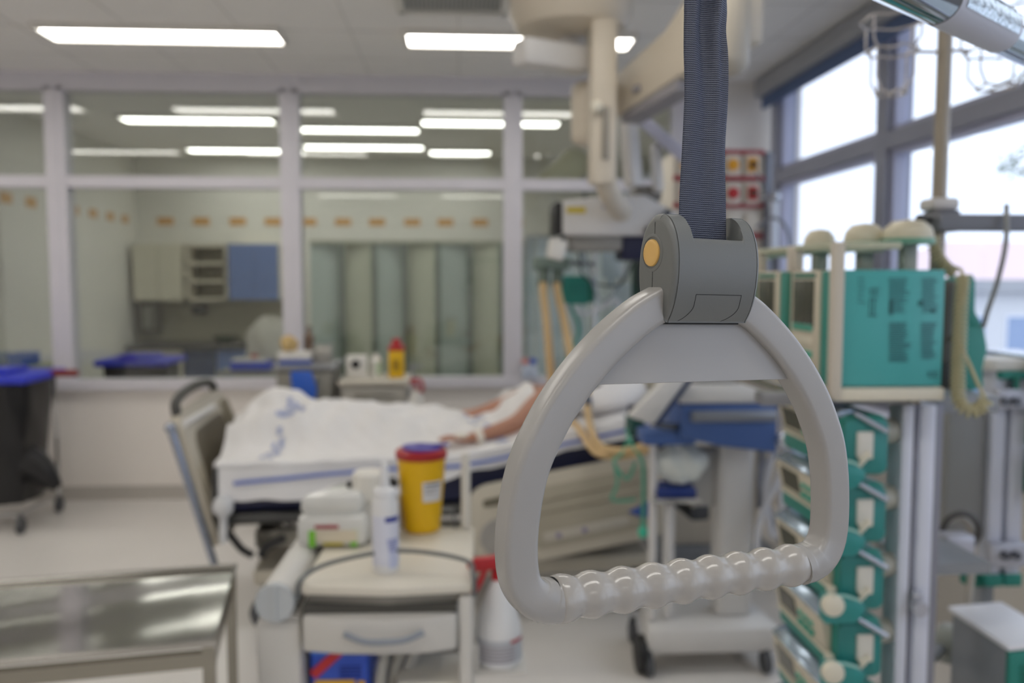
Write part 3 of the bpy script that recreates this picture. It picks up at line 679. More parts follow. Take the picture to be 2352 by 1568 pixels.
for (xc,sl) in ((.20,.28),(1.16,-.25)):
    for k in range(7):
        y0=.03+.062*k
        for q in range(3):
            w=.03+.02*rnd.random(); xx=xc+sl*(y0-.2)+q*.03-.03; h=.02+.034*rnd.random()
            if rnd.random()<.2: continue
            m.grid(lambda u,v:V((xx+w*.6*u,y0+h*v+.01,blanket_at(xx+w*.6*u,y0+h*v+.01)-.7+.004)),3,3,.0005)
o=m.build('blanket_cloth',linen,bk,loc=True,sharp=80,recalc=False); o.data.materials.append(printm)
for i in range(nf,len(o.data.polygons)): o.data.polygons[i].material_index=1
pl=T('pillow','white pillow under the patient’s head on the raised backrest'.replace('’',"'"),'pillow',BO+BM.to_3x3()@V((1.78,.5,.95)),BR)
MB().sph((0,0,.035),(.24,.34,.085),14,Matrix.Rotation(R(-12),4,'Y')).build('pillow_case',sheetm,pl,loc=True)
# the patient: one skinned body
pt=T('person','person lying in the bed under the blanket, one bare arm resting on top','person',BO+BM.to_3x3()@V((1.0,.5,.78)),BR)
VS=[];ES=[];RS=[]
def joint(p,r,par=None):
    VS.append(V(p)-V((1.0,.5,.78))); RS.append(r if hasattr(r,'__len__') else (r,r)); i=len(VS)-1
    if par is not None: ES.append((par,i))
    return i
pel=joint((1.0,.5,.835),.08); sp1=joint((1.15,.5,.85),.08,pel); ch=joint((1.36,.5,.92),.105,sp1); up_=joint((1.47,.5,.96),.085,ch)
nk=joint((1.58,.5,1.0),.052,up_); hd1=joint((1.64,.5,1.045),(.07,.062),nk); hd2=joint((1.70,.5,1.06),(.092,.074),hd1); hd3=joint((1.76,.5,1.065),(.088,.072),hd2); joint((1.80,.5,1.06),(.055,.05),hd3)
ns=joint((1.665,.5,1.125),(.022,.017),hd2); joint((1.648,.5,1.150),(.011,.012),ns)
for s in (-1,1):
    joint((1.705,.5+s*.07,1.05),(.02,.012),hd2)
    hp_=joint((.94,.5+s*.085,.84),.07,pel); kn=joint((.56,.5+s*.09,.88),.052,hp_); an=joint((.19,.5+s*.085,.85),.036,kn); to=joint((.155,.5+s*.10,.90),.032,an); joint((.155,.5+s*.105,.955),.02,to)
    if s<0:
        sd=joint((1.46,.345,.985),.062,up_); el=joint((1.32,.19,.905),.043,sd); fa=joint((1.23,.155,.875),.042,el); wr=joint((1.115,.125,.85),.027,fa); pm=joint((1.05,.12,.845),(.034,.020),wr)
        for k,(dy,L) in enumerate(((-.030,.062),(-.010,.074),(.010,.078),(.029,.068))):
            a=joint((1.018,.12+dy*.8,.848),.0095,pm); b=joint((1.018-L*.5,.12+dy,.853),.0088,a); joint((1.018-L,.12+dy*1.05,.842),.007,b)
        a=joint((1.06,.16,.85),.0105,pm); b=joint((1.03,.178,.848),.0095,a); joint((1.005,.182,.842),.008,b)
    else:
        sd=joint((1.46,.655,.985),.062,up_); el=joint((1.27,.68,.87),.04,sd); wr=joint((1.06,.68,.83),.026,el); pm=joint((.98,.67,.825),(.03,.02),wr)
me=bpy.data.meshes.new('body'); me.from_pydata(VS,ES,[]); ob=bpy.data.objects.new('body',me); COL.objects.link(ob); ob.parent=pt
md=ob.modifiers.new('skin','SKIN'); md.use_smooth_shade=True; md.branch_smoothing=.6
for i,r in enumerate(RS): me.skin_vertices[0].data[i].radius=r; me.skin_vertices[0].data[i].use_root=(i==0)
s2=ob.modifiers.new('sub','SUBSURF'); s2.levels=2; s2.render_levels=2
me.materials.append(skin)
PO=V((1.0,.5,.78))
MB().sph(V((1.762,.5,1.06))-PO,(.072,.080,.092),12).build('hair',P('hair_grey','#6b625a',.7,bump=.5,bscale=80),pt,loc=True)
MB().sph(V((1.637,.5,1.118))-PO,(.010,.024,.008),8).build('mouth',P('lips','#9a5f58',.5),pt,loc=True)
for s in (-1,1): MB().sph(V((1.693,.5+s*.032,1.128))-PO,(.009,.014,.009),8).build('closed_eyelid',P('eyelid','#a0705c',.5),pt,loc=True)
wm=P('gauze','#e4ddd0',.8)
def wl(name,label,x0,x1,r):
    c0=V((1.32,.19,.905)).lerp(V((1.115,.125,.85)),x0); c1=V((1.32,.19,.905)).lerp(V((1.115,.125,.85)),x1)
    o=MB().cyl(c0-PO,c1-PO,r,r*.95).build(name,wm,pt,loc=True); o['label']=label
wl('wrist_dressing','white gauze dressing round the wrist',.88,1.02,.036)
MB().box(V((1.045,.12,.862))-PO,(.055,.062,.014),0,.005).build('hand_dressing',wm,pt,loc=True)
# breathing hoses: from the patient's mouth to the ventilator
def W(x,y,z): return BM@V((x,y,z))
hose=P('hose_tan','#cfb283',.45,bump=.6,bscale=120)
MOUTH=W(1.63,.5,1.14)
for k,(pts,label) in enumerate((
    ([MOUTH,at(1303,944,4.1),at(1330,985,3.84),at(1370,1038,3.60),at(1430,1046,3.55),at(1495,1030,3.38)],'tan breathing hose from the pillow edge, lower of two running to the ventilator'),
    ([MOUTH+V((.03,0,.01)),at(1349,893,4.15),at(1350,945,3.95),at(1362,1000,3.66),at(1388,1030,3.58),at(1440,1034,3.5),at(1500,1018,3.35)],'tan breathing hose with dark cuff hanging from the black connector to the ventilator'))):
    t=T('breathing_hose',label,'hose',pts[0]); 
    p_=cr(pts,10); r_=[.0165+.0012*(i%2) for i in range(len(p_))]
    MB().tube(p_,r_,12,sm=0).build('hose',hose,t)
    MB().cyl(p_[11 if k==0 else 14],p_[15 if k==0 else 18],.0205).build('cuff',P('hose_cuff','#2f3d55',.4),t)
mk=T('breathing_mask_connector','black breathing connector strapped at the patient’s mouth'.replace('’',"'"),'connector',MOUTH)
MC=at(1352,889,4.16)
MB().tube([MOUTH+V((-.02,0,-.012)),MOUTH+V((.04,-.02,.03)),MC],.02,12).sph(MC,.03).sph(MC+V((.045,.01,-.004)),.026).build('connector_body',black,mk); MB().tube([MOUTH+V((0,-.085,-.06)),MOUTH+V((-.005,-.05,-.012)),MOUTH+V((-.005,.05,-.012)),MOUTH+V((0,.085,-.06))],.008,8).build('strap',navy,mk)
# ================================================================ things around the foreground on the left
# stainless instrument table
ST=.85; rz_=R(9.5); c0=V((-.495,1.70,0)); ux=V((math.cos(rz_),math.sin(rz_),0)); uy=V((-math.sin(rz_),math.cos(rz_),0))
mir=P('polished_steel','#c4c2bd',.1,1.0,bump=.05,bscale=9,var=.03)
tb=T('instrument_table','polished stainless steel instrument table at the lower left corner','table',c0,rz_)
LT,DP=.92,.475
def tray(u,v):
    x=-LT+LT*u; y=DP*v
    return V((x,y,ST-.005+.0012*math.sin(9*x+4*y)+.0008*math.sin(23*y-7*x)))
MB().grid(tray,60,40,.0015).build('tray_top',mir,tb,loc=True,sharp=60)
MB().tube([(-LT,0,ST),(0,0,ST),(0,DP,ST),(-LT,DP,ST)],.0075,10,closed=True,sm=0).build('rim',P('rim_steel','#b7b5b0',.15,1.0),tb,loc=True)
lt=P('leg_steel','#98948a',.2,1.0)
for x in (-LT+.2,-.012): 
    for y in (.012,DP-.012): MB().box((x,y,(ST-.03)/2+.06),(.024,.024,ST-.10)).build('leg',lt,tb,loc=True); MB().cyl((x-.011,y,.035),(x+.011,y,.035),.035).build('caster',dgrey,tb,loc=True)
MB().box((-LT/2+.1,.012,ST-.035),(LT-.2,.022,.03)).box((-LT/2+.1,DP-.012,ST-.035),(LT-.2,.022,.03)).box((-.012,DP/2,ST-.035),(.022,DP-.05,.03)).box((-LT+.2,DP/2,ST-.035),(.022,DP-.05,.03)).build('apron',lt,tb,loc=True)
MB().box((-LT/2+.1,DP/2,.22),(LT-.22,DP-.04,.015),0,.004).build('lower_shelf',mir,tb,loc=True)
# black waste bag with blue lid, our room
p=at(20,850,5.5); wb=wastebin(p.x-.135,5.62,.58,'black waste bag on a stand with blue lid against the low wall',.98,'waste_bag_stand',True)
o=MB().box((.36,.10,.965),(.20,.06,.045),0,.015).build('lid_lever',P('lever_red','#7d2a27',.5),wb,loc=True); o['label']='dark red lever beside the lid'
# ---------------------------------------------------------------- white drawer trolley
cz=.90; A0=onz(690,1345,cz); A1=onz(1085,1340,cz); A2=onz(1050,1225,cz)
cu=(A1-A0); cw=cu.length; cang=math.atan2(cu.y,cu.x); cd=.44
ct=T('drawer_trolley','white drawer trolley with a curved tube rail carrying the yellow container','trolley',(A0.x,A0.y,0),cang)
tw=P('trolley_cream','#dad4c6',.4); twg=P('trolley_grey_white','#cfccc6',.45)
def CL(x,y,z): return Matrix.Translation(V((A0.x,A0.y,0)))@Matrix.Rotation(cang,4,'Z')@V((x,y,z))
MB().prism([(-.0,.0),(cw*.5,-.02),(cw,.0),(cw,cd),(0,cd)],.022,Matrix.Translation((0,0,cz-.022)),bev=.006).build('worktop',tw,ct,loc=True)
MB().prism([(.012,.02),(cw*.5,.0),(cw-.012,.02),(cw-.012,cd-.01),(.012,cd-.01)],.02,Matrix.Translation((0,0,cz-.045))).build('edge_strip',P('trolley_edge','#8e8a82',.45),ct,loc=True)
rail=P('rail_grey','#6f7273',.35,.6)
MB().tube([(cw+.005,.0,cz-.03),(cw+.002,.0,cz+.02),(cw-.02,.06,cz+.035),(cw*.55,.085,cz+.05),(.06,.05,cz+.035),(.0,.005,cz+.012),(-.005,-.005,cz-.03)],.0055,10).build('front_rail',rail,ct,loc=True)
MB().tube([(.03,cd-.01,cz),(.03,cd-.01,cz+.05),(cw-.06,cd-.01,cz+.05),(cw-.05,cd-.01,cz)],.0055,10,sm=0).build('back_rail',rail,ct,loc=True)
MB().bb(cw-.03,cw,.0,.03,.06,cz-.03,.006).build('post',twg,ct,loc=True); MB().bb(cw-.03,cw,cd-.04,cd-.01,.06,cz-.03,.006).build('post',twg,ct,loc=True)
MB().bb(0,.03,cd-.04,cd-.01,.06,cz-.03,.006).build('post',twg,ct,loc=True)
o=MB().bb(cw-.035,cw-.01,cd-.02,cd,cz,cz+.21,.006).build('accessory_post',white,ct,loc=True)
dz0=onz(700,1372,0.8); zt=.855; zb_=.752
dr=MB().prism([(.004,0),(cw*.25,-.018),(cw*.5,-.024),(cw*.75,-.018),(cw-.035,0),(cw-.035,.36),(.004,.36)],zt-zb_-.02,Matrix.Translation((0,-.01,zb_)),bev=.008).build('drawer',twg,ct,loc=True)
MB().tube([(cw*.27,-.045,zb_+.055),(cw*.38,-.06,zb_+.045),(cw*.5,-.062,zb_+.043),(cw*.62,-.058,zb_+.046),(cw*.72,-.045,zb_+.057)],.0075,10).build('drawer_handle',P('handle_blue_grey','#8a909a',.35),dr,loc=True)
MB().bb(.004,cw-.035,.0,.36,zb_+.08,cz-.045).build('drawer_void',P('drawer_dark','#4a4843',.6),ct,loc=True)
MB().bb(.0,cw,cd-.03,cd-.015,.1,zb_,).build('back_panel',P('trolley_back','#9f9b93',.5),ct,loc=True)
MB().bb(.0,cw,.02,cd-.02,.54,.555).build('shelf',twg,ct,loc=True); MB().bb(.0,cw,.02,cd-.02,.12,.14).build('base_shelf',twg,ct,loc=True)
for x in (.03,cw-.03):
    for y in (.05,cd-.05): MB().cyl((x-.013,y,.05),(x+.013,y,.05),.05).cyl((x,y,.09),(x,y,.125),.012).build('caster',dgrey,ct,loc=True)
# side box with a paper roll at its left
MB().bb(-.105,-.004,.01,cd,.2,.815,.012).build('side_box',twg,ct,loc=True)
rr=MB().cyl((-.055,.0,.865),(-.055,cd-.05,.865),.042,n=32,bev=.006).build('paper_roll',P('roll_paper','#cfcdc8',.7),ct,loc=True)
MB().lathe([(.043,-.008),(.045,.0),(.043,.008),(0,.008)],(-.055,-.004,.865),Matrix.Rotation(PI/2,4,'X'),32).box((-.055,-.014,.865),(.010,.006,.076)).build('roll_cap',P('roll_cap_clear','#b9bdbf',.25),rr,loc=True)
MB().bb(-.10,-.006,.02,cd-.02,.80,.826,.008).build('roll_cradle',twg,ct,loc=True)
# things on the trolley
def onC(px,py): return onz(px,py,cz)
def lat(name,label,cat,c,parts,n=32):
    t=T(name,label,cat,c)
    for nm,mt,prof_ in parts: MB().lathe(prof_,c,None,n).build(nm,mt,t)
    return t
c=onC(968,1222); c=V((c.x,c.y+.03,cz))
sb=T('sharps_container','tall yellow sharps container with red lid and white label on the trolley','container',c)
ypl=P('sharps_yellow','#e9b90a',.38)
MB().lathe([(.0,0),(.046,0),(.05,.004),(.066,.205),(.066,.21),(0,.21)],c,None,36).build('body',ypl,sb)
ld=MB().lathe([(.066,.198),(.070,.2),(.0705,.215),(.064,.222),(.02,.228),(0,.228)],c,None,36).build('lid',P('lid_red','#a41c22',.35),sb)
MB().lathe([(.052,.222),(.052,.229),(.03,.231),(.0,.231)],c+V((-.006,-.004,.0)),Matrix.Rotation(R(2),4,'Y'),30).box(c+V((.03,0,.231)),(.09,.02,.006),R(10),.002).build('lid_flap',P('flap_violet','#3b2a9a',.35),ld)
def wrap(c,r0,r1,z0,z1,a0,a1,off=.0008,n=14,th=.0004):
    return MB().grid(lambda u,v:c+V(((r0+(r1-r0)*v+off)*math.cos(a0+(a1-a0)*u),(r0+(r1-r0)*v+off)*math.sin(a0+(a1-a0)*u),z0+(z1-z0)*v)),n,4,th)
def rad(z): return .05+.016*(z-.004)/.2
lb=wrap(c,rad(.088),rad(.143),.088,.143,R(-85),R(-28)).build('label',P('label_paper','#d9d8da',.6),sb)
m=MB()
for z,a0,a1 in ((.132,-78,-34),(.122,-78,-40),(.112,-78,-50)):
    g=wrap(c,rad(z),rad(z+.004),z,z+(.005 if z>.13 else .002),R(a0),R(a1),.0016); o=g.build('label_lines',P('label_ink','#6f727a',.6),lb)
c=onC(884,1316); c=V((c.x,c.y+.02,cz))
pb=T('pump_bottle','white pump bottle with blue label standing behind the curved rail','bottle',c)
wb_=P('bottle_white','#e3e3e4',.3)
MB().lathe([(0,0),(.029,0),(.031,.003),(.031,.152),(.029,.168),(.018,.178),(.016,.182),(0,.182)],c,None,32).build('bottle_body',wb_,pb)
MB().lathe([(.026,.170),(.027,.172),(.027,.190),(.024,.195),(.012,.199),(.011,.225),(.008,.252),(.005,.255),(0,.255)],c,None,28).build('pump_head',wb_,pb)
lb=wrap(c,.031,.031,.02,.135,R(-150),R(0)).build('label',P('bottle_label','#d6d8e6',.5),pb)
wrap(c,.031,.031,.122,.134,R(-85),R(-18),.0014).build('title_band',P('band_blue','#23318f',.5),lb)
for k in range(5): wrap(c,.031,.031,.078-.006*k,.081-.006*k,R(-78+2*k),R(-24-2*k),.0014).build('text_lines',P('text_blue','#6673b8',.5),lb)
wrap(c,.031,.031,.014,.052,R(-70),R(-30),.0012).build('text_block',P('text_pale_blue','#c3c9e4',.5),lb)
c=onC(905,1240); c=V((c.x-.015,c.y+.06,cz))
bb_=T('squeeze_bottle','black capped bottle with blue neck hidden between pump bottle and yellow container','bottle',c)
MB().lathe([(0,0),(.027,0),(.028,.08),(.02,.1),(0,.1)],c,None,24).build('bottle_body',white,bb_); MB().cyl(c+V((0,0,.1)),c+V((0,0,.125)),.014).build('neck',P('neck_blue','#2f7fd0',.4),bb_); MB().cyl(c+V((0,0,.125)),c+V((0,0,.15)),.02,.015).box(c+V((0,-.012,.142)),(.05,.024,.012),0,.004).build('cap',black,bb_)
# wrapped tissue packs
c=onC(765,1262); c=V((c.x,c.y+.06,cz))
film_m=P('pack_plastic','#dcdcd8',.2,bump=.5,bscale=35,coat=.6)
def pack(c,sx,sy,sz,seed,rz):
    rnd=random.Random(seed); a_,b_=rnd.random()*6,rnd.random()*6; M=Matrix.Rotation(rz,3,'Z')
    def f(u,v):
        a=2*PI*u; b=PI*v; q=lambda c_,e:math.copysign(abs(c_)**e,c_)
        k=1+.05*math.sin(5*a+a_)*math.sin(4*b)+.03*math.sin(11*a+b_+6*b)
        return c+M@V((sx*k*q(math.cos(a),.5)*q(math.sin(b),.5),sy*k*q(math.sin(a),.5)*q(math.sin(b),.5),sz-sz*k*q(math.cos(b),.55) if v<=1 else 0))
    return MB().grid(f,36,18)
tp_=T('tissue_pack','clear wrapped tissue pack with green and red print at the left on the trolley','pack',c,cang)
MB().prism([(-.095,-.05),(.085,-.05),(.085,.10),(-.08,.10)],.082,Matrix.Translation(c)@Matrix.Rotation(cang,4,'Z'),bev=.02).build('pack_body',film_m,tp_)
MB().prism([(-.09,-.04),(.07,-.03),(.085,.10),(-.01,.12)],.06,Matrix.Translation(c+V((0,.0,.075)))@Matrix.Rotation(cang,4,'Z'),bev=.022).build('folded_top',film_m,tp_)
fr=c+Matrix.Rotation(cang,3,'Z')@V((0,-.0505,0))
MB().box(fr+V((0,0,.032)),(.12,.002,.03),cang).build('label_panel',P('pack_cream','#d9cfbb',.5),tp_)
for dx in (-.052,.052): MB().box(fr+V((dx,-.001,.026)),(.017,.002,.042),cang).build('green_mark',P('mark_green','#7ec83c',.45),tp_)
MB().box(fr+V((-.015,-.001,.056)),(.06,.002,.009),cang).build('red_mark',P('mark_red','#9e3542',.5),tp_)
MB().box(fr+V((.0,-.001,.012)),(.05,.002,.006),cang).build('yellow_mark',P('mark_yellow','#cfc04a',.5),tp_)
c=CL(.11,cd-.075,cz)
cb_=T('tissue_box','pale box at the back edge of the trolley under the tissue roll','box',c,cang); MB().box(c+V((0,0,.05)),(.15,.09,.10),cang,.006).build('body',P('box_offwhite','#cbc8c0',.5),cb_)
tr_=T('tissue_roll','crumpled white tissue roll with a black clip on the pale box','roll',c+V((0,0,.10)),cang)
m=MB().cyl(c+V((0,0,.101)),c+V((0,0,.175)),.05,.047,n=28,bev=.01); m.build('roll',P('tissue_white','#dedbd3',.8,bump=.6,bscale=40),tr_); MB().box(c+V((-.055,-.005,.135)),(.012,.02,.032),0,.004).build('clip',black,tr_)
# contents of the lower shelf
c=CL(.075,.09,.555)
bx=T('nappy_pack','bright blue package with red and yellow print on the trolley shelf','package',c,cang); MB().box(c+V((0,.04,.095)),(.135,.16,.19),cang,.012).build('pack_body',P('pack_blue','#2f57c8',.3),bx)
F=lambda x,z,w,h,rot,mt,nm: MB().box(c+Matrix.Rotation(cang,3,'Z')@V((x,-.042,z)),(w,.003,h),rot=Euler((0,rot,cang))).build(nm,mt,bx)
F(-.03,.145,.085,.022,R(-42),P('pack_red','#c42a33',.4),'red_flash'); F(-.01,.098,.09,.013,0,P('pack_yellow','#e0ac1a',.4),'yellow_frame'); F(-.055,.062,.012,.07,0,MATS['pack_yellow'],'yellow_frame'); F(.05,.092,.016,.02,0,MATS['pack_yellow'],'yellow_mark'); F(-.03,.177,.07,.022,0,P('pack_light_blue','#3d7fe0',.4),'pale_panel'); F(.04,.175,.05,.024,0,P('pack_deep_blue','#1a3f9e',.4),'dark_panel')
m=MB()
for k in range(4): F(.025,.135-.008*k,.05,.002,0,P('pack_ink','#1c3590',.5),'text_lines')
for k in range(3):
    c=CL(.165+.028*k,.07+.02*k,.555); t=tag(MB().tube([c,c+V((.0,.0,.09)),c+V((.01+.01*k,.02,.15)),c+V((.03,.05,.185))],.013,10).build('suction_tube',P('tube_grey%d'%k,['#b9b6ad','#a7a49b','#c2c0ba'][k],.35)),['grey suction tube bundle end, next to the blue package','grey suction tube, second from the blue package','pale suction tube nearest the folded towels'][k],'tube')
for k in range(2):
    c=CL(.285,.11,.555+.052*k); tag(MB().prism(rrect(.085,.08,.03,4),.05,Matrix.Translation(c)@Matrix.Rotation(cang+.1*k,4,'Z'),bev=.018).build('folded_towel',P('towel_white','#d8d4cb',.9,bump=.4,bscale=60)),['folded white towel lying on the trolley shelf, lower of two','folded white towel on top of the other on the trolley shelf'][k],'towel')
# spray bottle hanging at the trolley's right side
MB().box(CL(cw+.062,.10,.67),(.125,.11,.01),cang,.003).box(CL(cw+.008,.10,.70),(.012,.1,.07),cang).build('side_bracket',twg,ct)
c=CL(cw+.060,.10,.675)
sp_=T('spray_bottle','white spray bottle with red trigger head on the bracket right of the trolley','bottle',c)
MB().lathe([(0,0),(.049,0),(.054,.005),(.055,.07),(.052,.095),(.032,.16),(.016,.195),(.014,.205),(0,.205)],c,None,36).build('bottle_body',wb_,sp_)
m=MB().cyl(c+V((0,0,.2)),c+V((0,0,.225)),.017).box(c+V((-.018,-.012,.243)),(.085,.024,.032),R(18),.006).cyl(c+V((-.055,-.024,.245)),c+V((-.072,-.03,.245)),.009)
m.tube([c+V((-.03,-.016,.235)),c+V((-.042,-.022,.205)),c+V((-.06,-.03,.175))],.0075,8); m.build('trigger_head',red,sp_)
lb=wrap(c,.055,.055,.015,.07,R(-160),R(-10)).build('label',P('spray_label','#b9bcc2',.5),sp_)
wrap(c,.055,.055,.062,.07,R(-62),R(-20),.0014).build('red_mark',P('spray_red','#a93a3d',.5),lb)
for k in range(5): wrap(c,.055,.055,.052-.008*k,.0545-.008*k,R(-140),R(-50),.0014).build('text_lines',P('spray_ink','#8f7f86',.5),lb)
# trolleys behind the bed
def cart2(name,label,x0,x1,y0,y1,z,top,body,drawers=3):
    t=T(name,label,'trolley',((x0+x1)/2,(y0+y1)/2,0)); MB().bb(x0-.02,x1+.02,y0-.02,y1+.02,z-.03,z,.008).build('worktop',top,t); MB().bb(x0,x1,y0,y1,.14,z-.03).build('cabinet',body,t)
    h=(z-.17-.02)/drawers
    for k in range(drawers):
        q=.15+h*k; d=MB().bb(x0+.01,x1-.01,y0-.018,y0,q,q+h-.012,.004).build('drawer',body,t); MB().bb(x0+.08,x1-.08,y0-.035,y0-.018,q+h-.05,q+h-.035,.004).build('drawer_handle',steel,d)
    for a in (x0+.05,x1-.05):
        for b in (y0+.05,y1-.05): MB().cyl((a-.012,b,.055),(a+.012,b,.055),.055).cyl((a,b,.1),(a,b,.145),.012).build('caster',dgrey,t)
    return t
a=at(786,872,5.3); b=at(935,872,5.3); z=a.z
cart2('care_trolley','grey-white drawer trolley behind the bed carrying the small yellow container',a.x,b.x,5.25,5.65,z,P('care_top','#c6c0b2',.4),P('care_body','#a9a59c',.45),4)
zc=z
def P5(px,Y=5.42): return V((at(px,870,Y).x,Y,zc))
c=P5(820); t=T('medicine_box','white box with a black dot on the trolley behind the bed','box',c); MB().box(c+V((0,0,.07)),(.13,.12,.14),.1,.006).build('body',white,t); MB().cyl(c+V((0,-.06,.09)),c+V((0,-.067,.09)),.028).build('dot',black,t)
c=P5(864); t=lat('dispenser_bottle','white bottle with pale green label between white box and yellow container','bottle',c,(('bottle_body',white,[(0,0),(.038,0),(.038,.11),(.02,.13),(.018,.15),(0,.15)]),)); wrap(c,.038,.038,.02,.10,R(-90),R(0)).build('label',P('lab_green','#b9cbb0',.5),t)
c=P5(911); t=T('sharps_box','small yellow sharps box with red cap on the trolley behind the bed','container',c); MB().box(c+V((0,0,.085)),(.095,.09,.17),0,.008).build('body',yellow,t); MB().prism([(-.05,-.045),(.05,-.045),(.05,.045),(-.05,.045)],.03,Matrix.Translation(c+V((0,0,.17))),bev=.008).cyl(c+V((0,0,.2)),c+V((0,0,.245)),.032,.026).build('cap',red,t); MB().box(c+V((0,-.046,.08)),(.05,.003,.07)).build('label',P('lab_dark_yellow','#a5820a',.5),t)
c=P5(948,5.36); MBc=MB().tube([c+V((-.02,0,.07)),c+V((.02,0,.075)),c+V((.06,0,.07))],.008,8); 
cl_=T('clamp_arm','grey clamp arm beside the small yellow box','clamp',c); MB().cyl(c,c+V((0,0,.09)),.01).build('post',grey,cl_); MBc.build('arm',grey,cl_)
c=V((at(957,900,5.2).x,5.14,.80)); 
st=T('bottle_holder_stand','slim grey stand holding the bottle with the red head','stand',(c.x,c.y,0)); MB().cyl((c.x,c.y,.02),(c.x,c.y,.79),.015).build('post',grey,st); MB().cyl((c.x,c.y,0),(c.x,c.y,.025),.11).build('foot',dgrey,st); MB().cyl((c.x,c.y,.785),(c.x,c.y,.80),.06).build('plate',grey,st)
t=lat('wash_bottle','white bottle with a red trigger head behind the bed','bottle',c,(('bottle_body',white,[(0,0),(.04,0),(.042,.06),(.018,.10),(.016,.115),(0,.115)]),)); MB().tube([c+V((0,0,.11)),c+V((.0,0,.14)),c+V((-.03,0,.165)),c+V((.02,-.01,.175)),c+V((.04,-.01,.13)),c+V((.03,-.01,.1))],.012,8).build('trigger_head',P('trigger_red','#a8323c',.4),t)
a=at(648,836,5.35); b=at(722,836,5.35)
cart2('dressing_trolley','grey dressing trolley behind the bed holding the white box and blue sheet',a.x-.02,b.x+.12,5.28,5.66,a.z,P('dress_top','#8f9092',.4),P('dress_body','#8b887f',.5),4); zd=a.z
c=V((at(680,830,5.4).x,5.40,zd)); t=T('tray_stack','flat blue folder under a white paper pile on the trolley','folder',c); MB().box(c+V((0,0,.012)),(.20,.2,.024),.12,.004).build('folder',P('folder_blue','#2f51a8',.4),t); MB().box(c+V((0,0,.05)),(.20,.17,.05),.08,.008).build('paper_pile',white,t)
tz2=zd+.075
c=V((at(664,800,5.4).x,5.40,tz2)); t=sack((c.x,c.y,c.z+.045),(.055,.05,.05),8).build('sponge_bag',P('sponge_tan','#c3a874',.7,bump=.5,bscale=50)); tag(t,'small tan bag on top of the white paper pile','bag')
c=V((at(704,830,5.5).x+.005,5.575,zd)); lat('specimen_bottle','slim dark brown bottle at the back of the grey dressing trolley','bottle',c,(('bottle_body',P('brown_glass','#6e5848',.3),[(0,0),(.032,0),(.032,.16),(.016,.18),(.016,.2),(0,.2)]),('cap',P('brown_cap','#8a7a70',.5),[(.018,.2),(.018,.225),(0,.226)])))
c=V((at(697,872,5.24).x,5.245,zd-.03)); t=T('hanging_bag','bright blue waste bag hung on the front of the dressing trolley','bag',c+V((0,0,-.2))); MB().prism([(-.075,0),(.05,0),(.085,-.11),(.07,-.2),(-.06,-.2)],.02,Matrix.Translation(c+V((0,-.012,0)))@Matrix.Rotation(PI/2,4,'X'),bev=.008).build('bag',P('bag_blue','#2a5fc4',.35),t)
c=V((at(744,860,5.5).x,5.45,zd)); t=T('supply_basket','pale grey wire basket at the right end of the dressing trolley','basket',c); m=MB()
for q in (.0,.05,.1): m.tube([c+V((-.05,-.08,q+.006)),c+V((.06,-.08,q+.006)),c+V((.06,.08,q+.006)),c+V((-.05,.08,q+.006))],.004,6,closed=True,sm=0)
for k in range(5): m.cyl(c+V((-.05+.0275*k,-.08,0)),c+V((-.05+.0275*k,-.08,.11)),.003,n=6); m.cyl(c+V((-.05+.0275*k,.08,0)),c+V((-.05+.0275*k,.08,.11)),.003,n=6)
m.build('wire',P('wire_pale','#b4b1aa',.4,.4),t); MB().box(c+V((.005,0,.05)),(.09,.14,.08),0,.01).build('liner',P('liner_pale','#bdb9b0',.6),t)
# ================================================================ ceiling pendant, ventilator, socket column
pen=P('pendant_beige','#cfc5b4',.42); penw=P('pendant_white','#d3d1cf',.4)
c=at(1312,60,3.8); pd=T('ceiling_pendant','round beige ceiling mount with thick horizontal arm and hanging column above the bed','pendant',(c.x,c.y,2.95))
MB().lathe([(0,2.625),(.17,2.63),(.235,2.66),(.268,2.72),(.272,2.86),(.272,3.0),(0,3.0)],(c.x,c.y,0),None,48).build('ceiling_mount',pen,pd)
a=at(1190,118,3.6); b=at(1345,142,3.75); L=(b-a); MB().box((a+b)/2-V((0,0,.0)),(L.length,.12,.11),math.atan2(L.y,L.x),.02).cyl((c.x,c.y,2.5),(c.x,c.y,2.64),.06).build('upper_beam',penw,pd)
k0=at(1386,110,3.62); k1=at(1394,425,3.62)
MB().bb(k0.x-.055,k0.x+.055,3.58,3.69,k1.z,2.66,.02).build('column',pen,pd)
MB().bb(k0.x-.012,k0.x+.02,3.57,3.585,k1.z+.1,k0.z-.25,.006).build('column_groove',P('groove_grey','#8e887d',.4),pd)
h0=at(1355,262,3.85); h1=at(1690,95,3.0)
MB().cyl(h0+V((0,0,-.14)),h0+V((0,0,.14)),.085,n=32,bev=.04).build('elbow_hub',pen,pd)
def beam(p,q,w,h,name,mat,par,bev=.02):
    d=q-p; M=Matrix.Translation((p+q)/2)@d.to_track_quat('X','Z').to_matrix().to_4x4(); m=MB()
    def fn(t): bmesh.ops.create_cube(t,size=1,matrix=Matrix.Diagonal((d.length,w,h,1)))
    m._add(fn,M,bev); return m.build(name,mat,par)
ay=lambda px:3.8-(px-1395)/295*.8
ap=[at(px,py,ay(px)) for px,py in ((1395,185),(1521,71),(1568,0),(1690,-95),(1690,92),(1561,172),(1418,268),(1396,262))]
adir=V((ap[3].x-ap[0].x,ap[3].y-ap[0].y,0)).normalized(); an=V((-adir.y,adir.x,0))
MB().hull(ap,an*.13,.02).build('spring_arm',pen,pd)
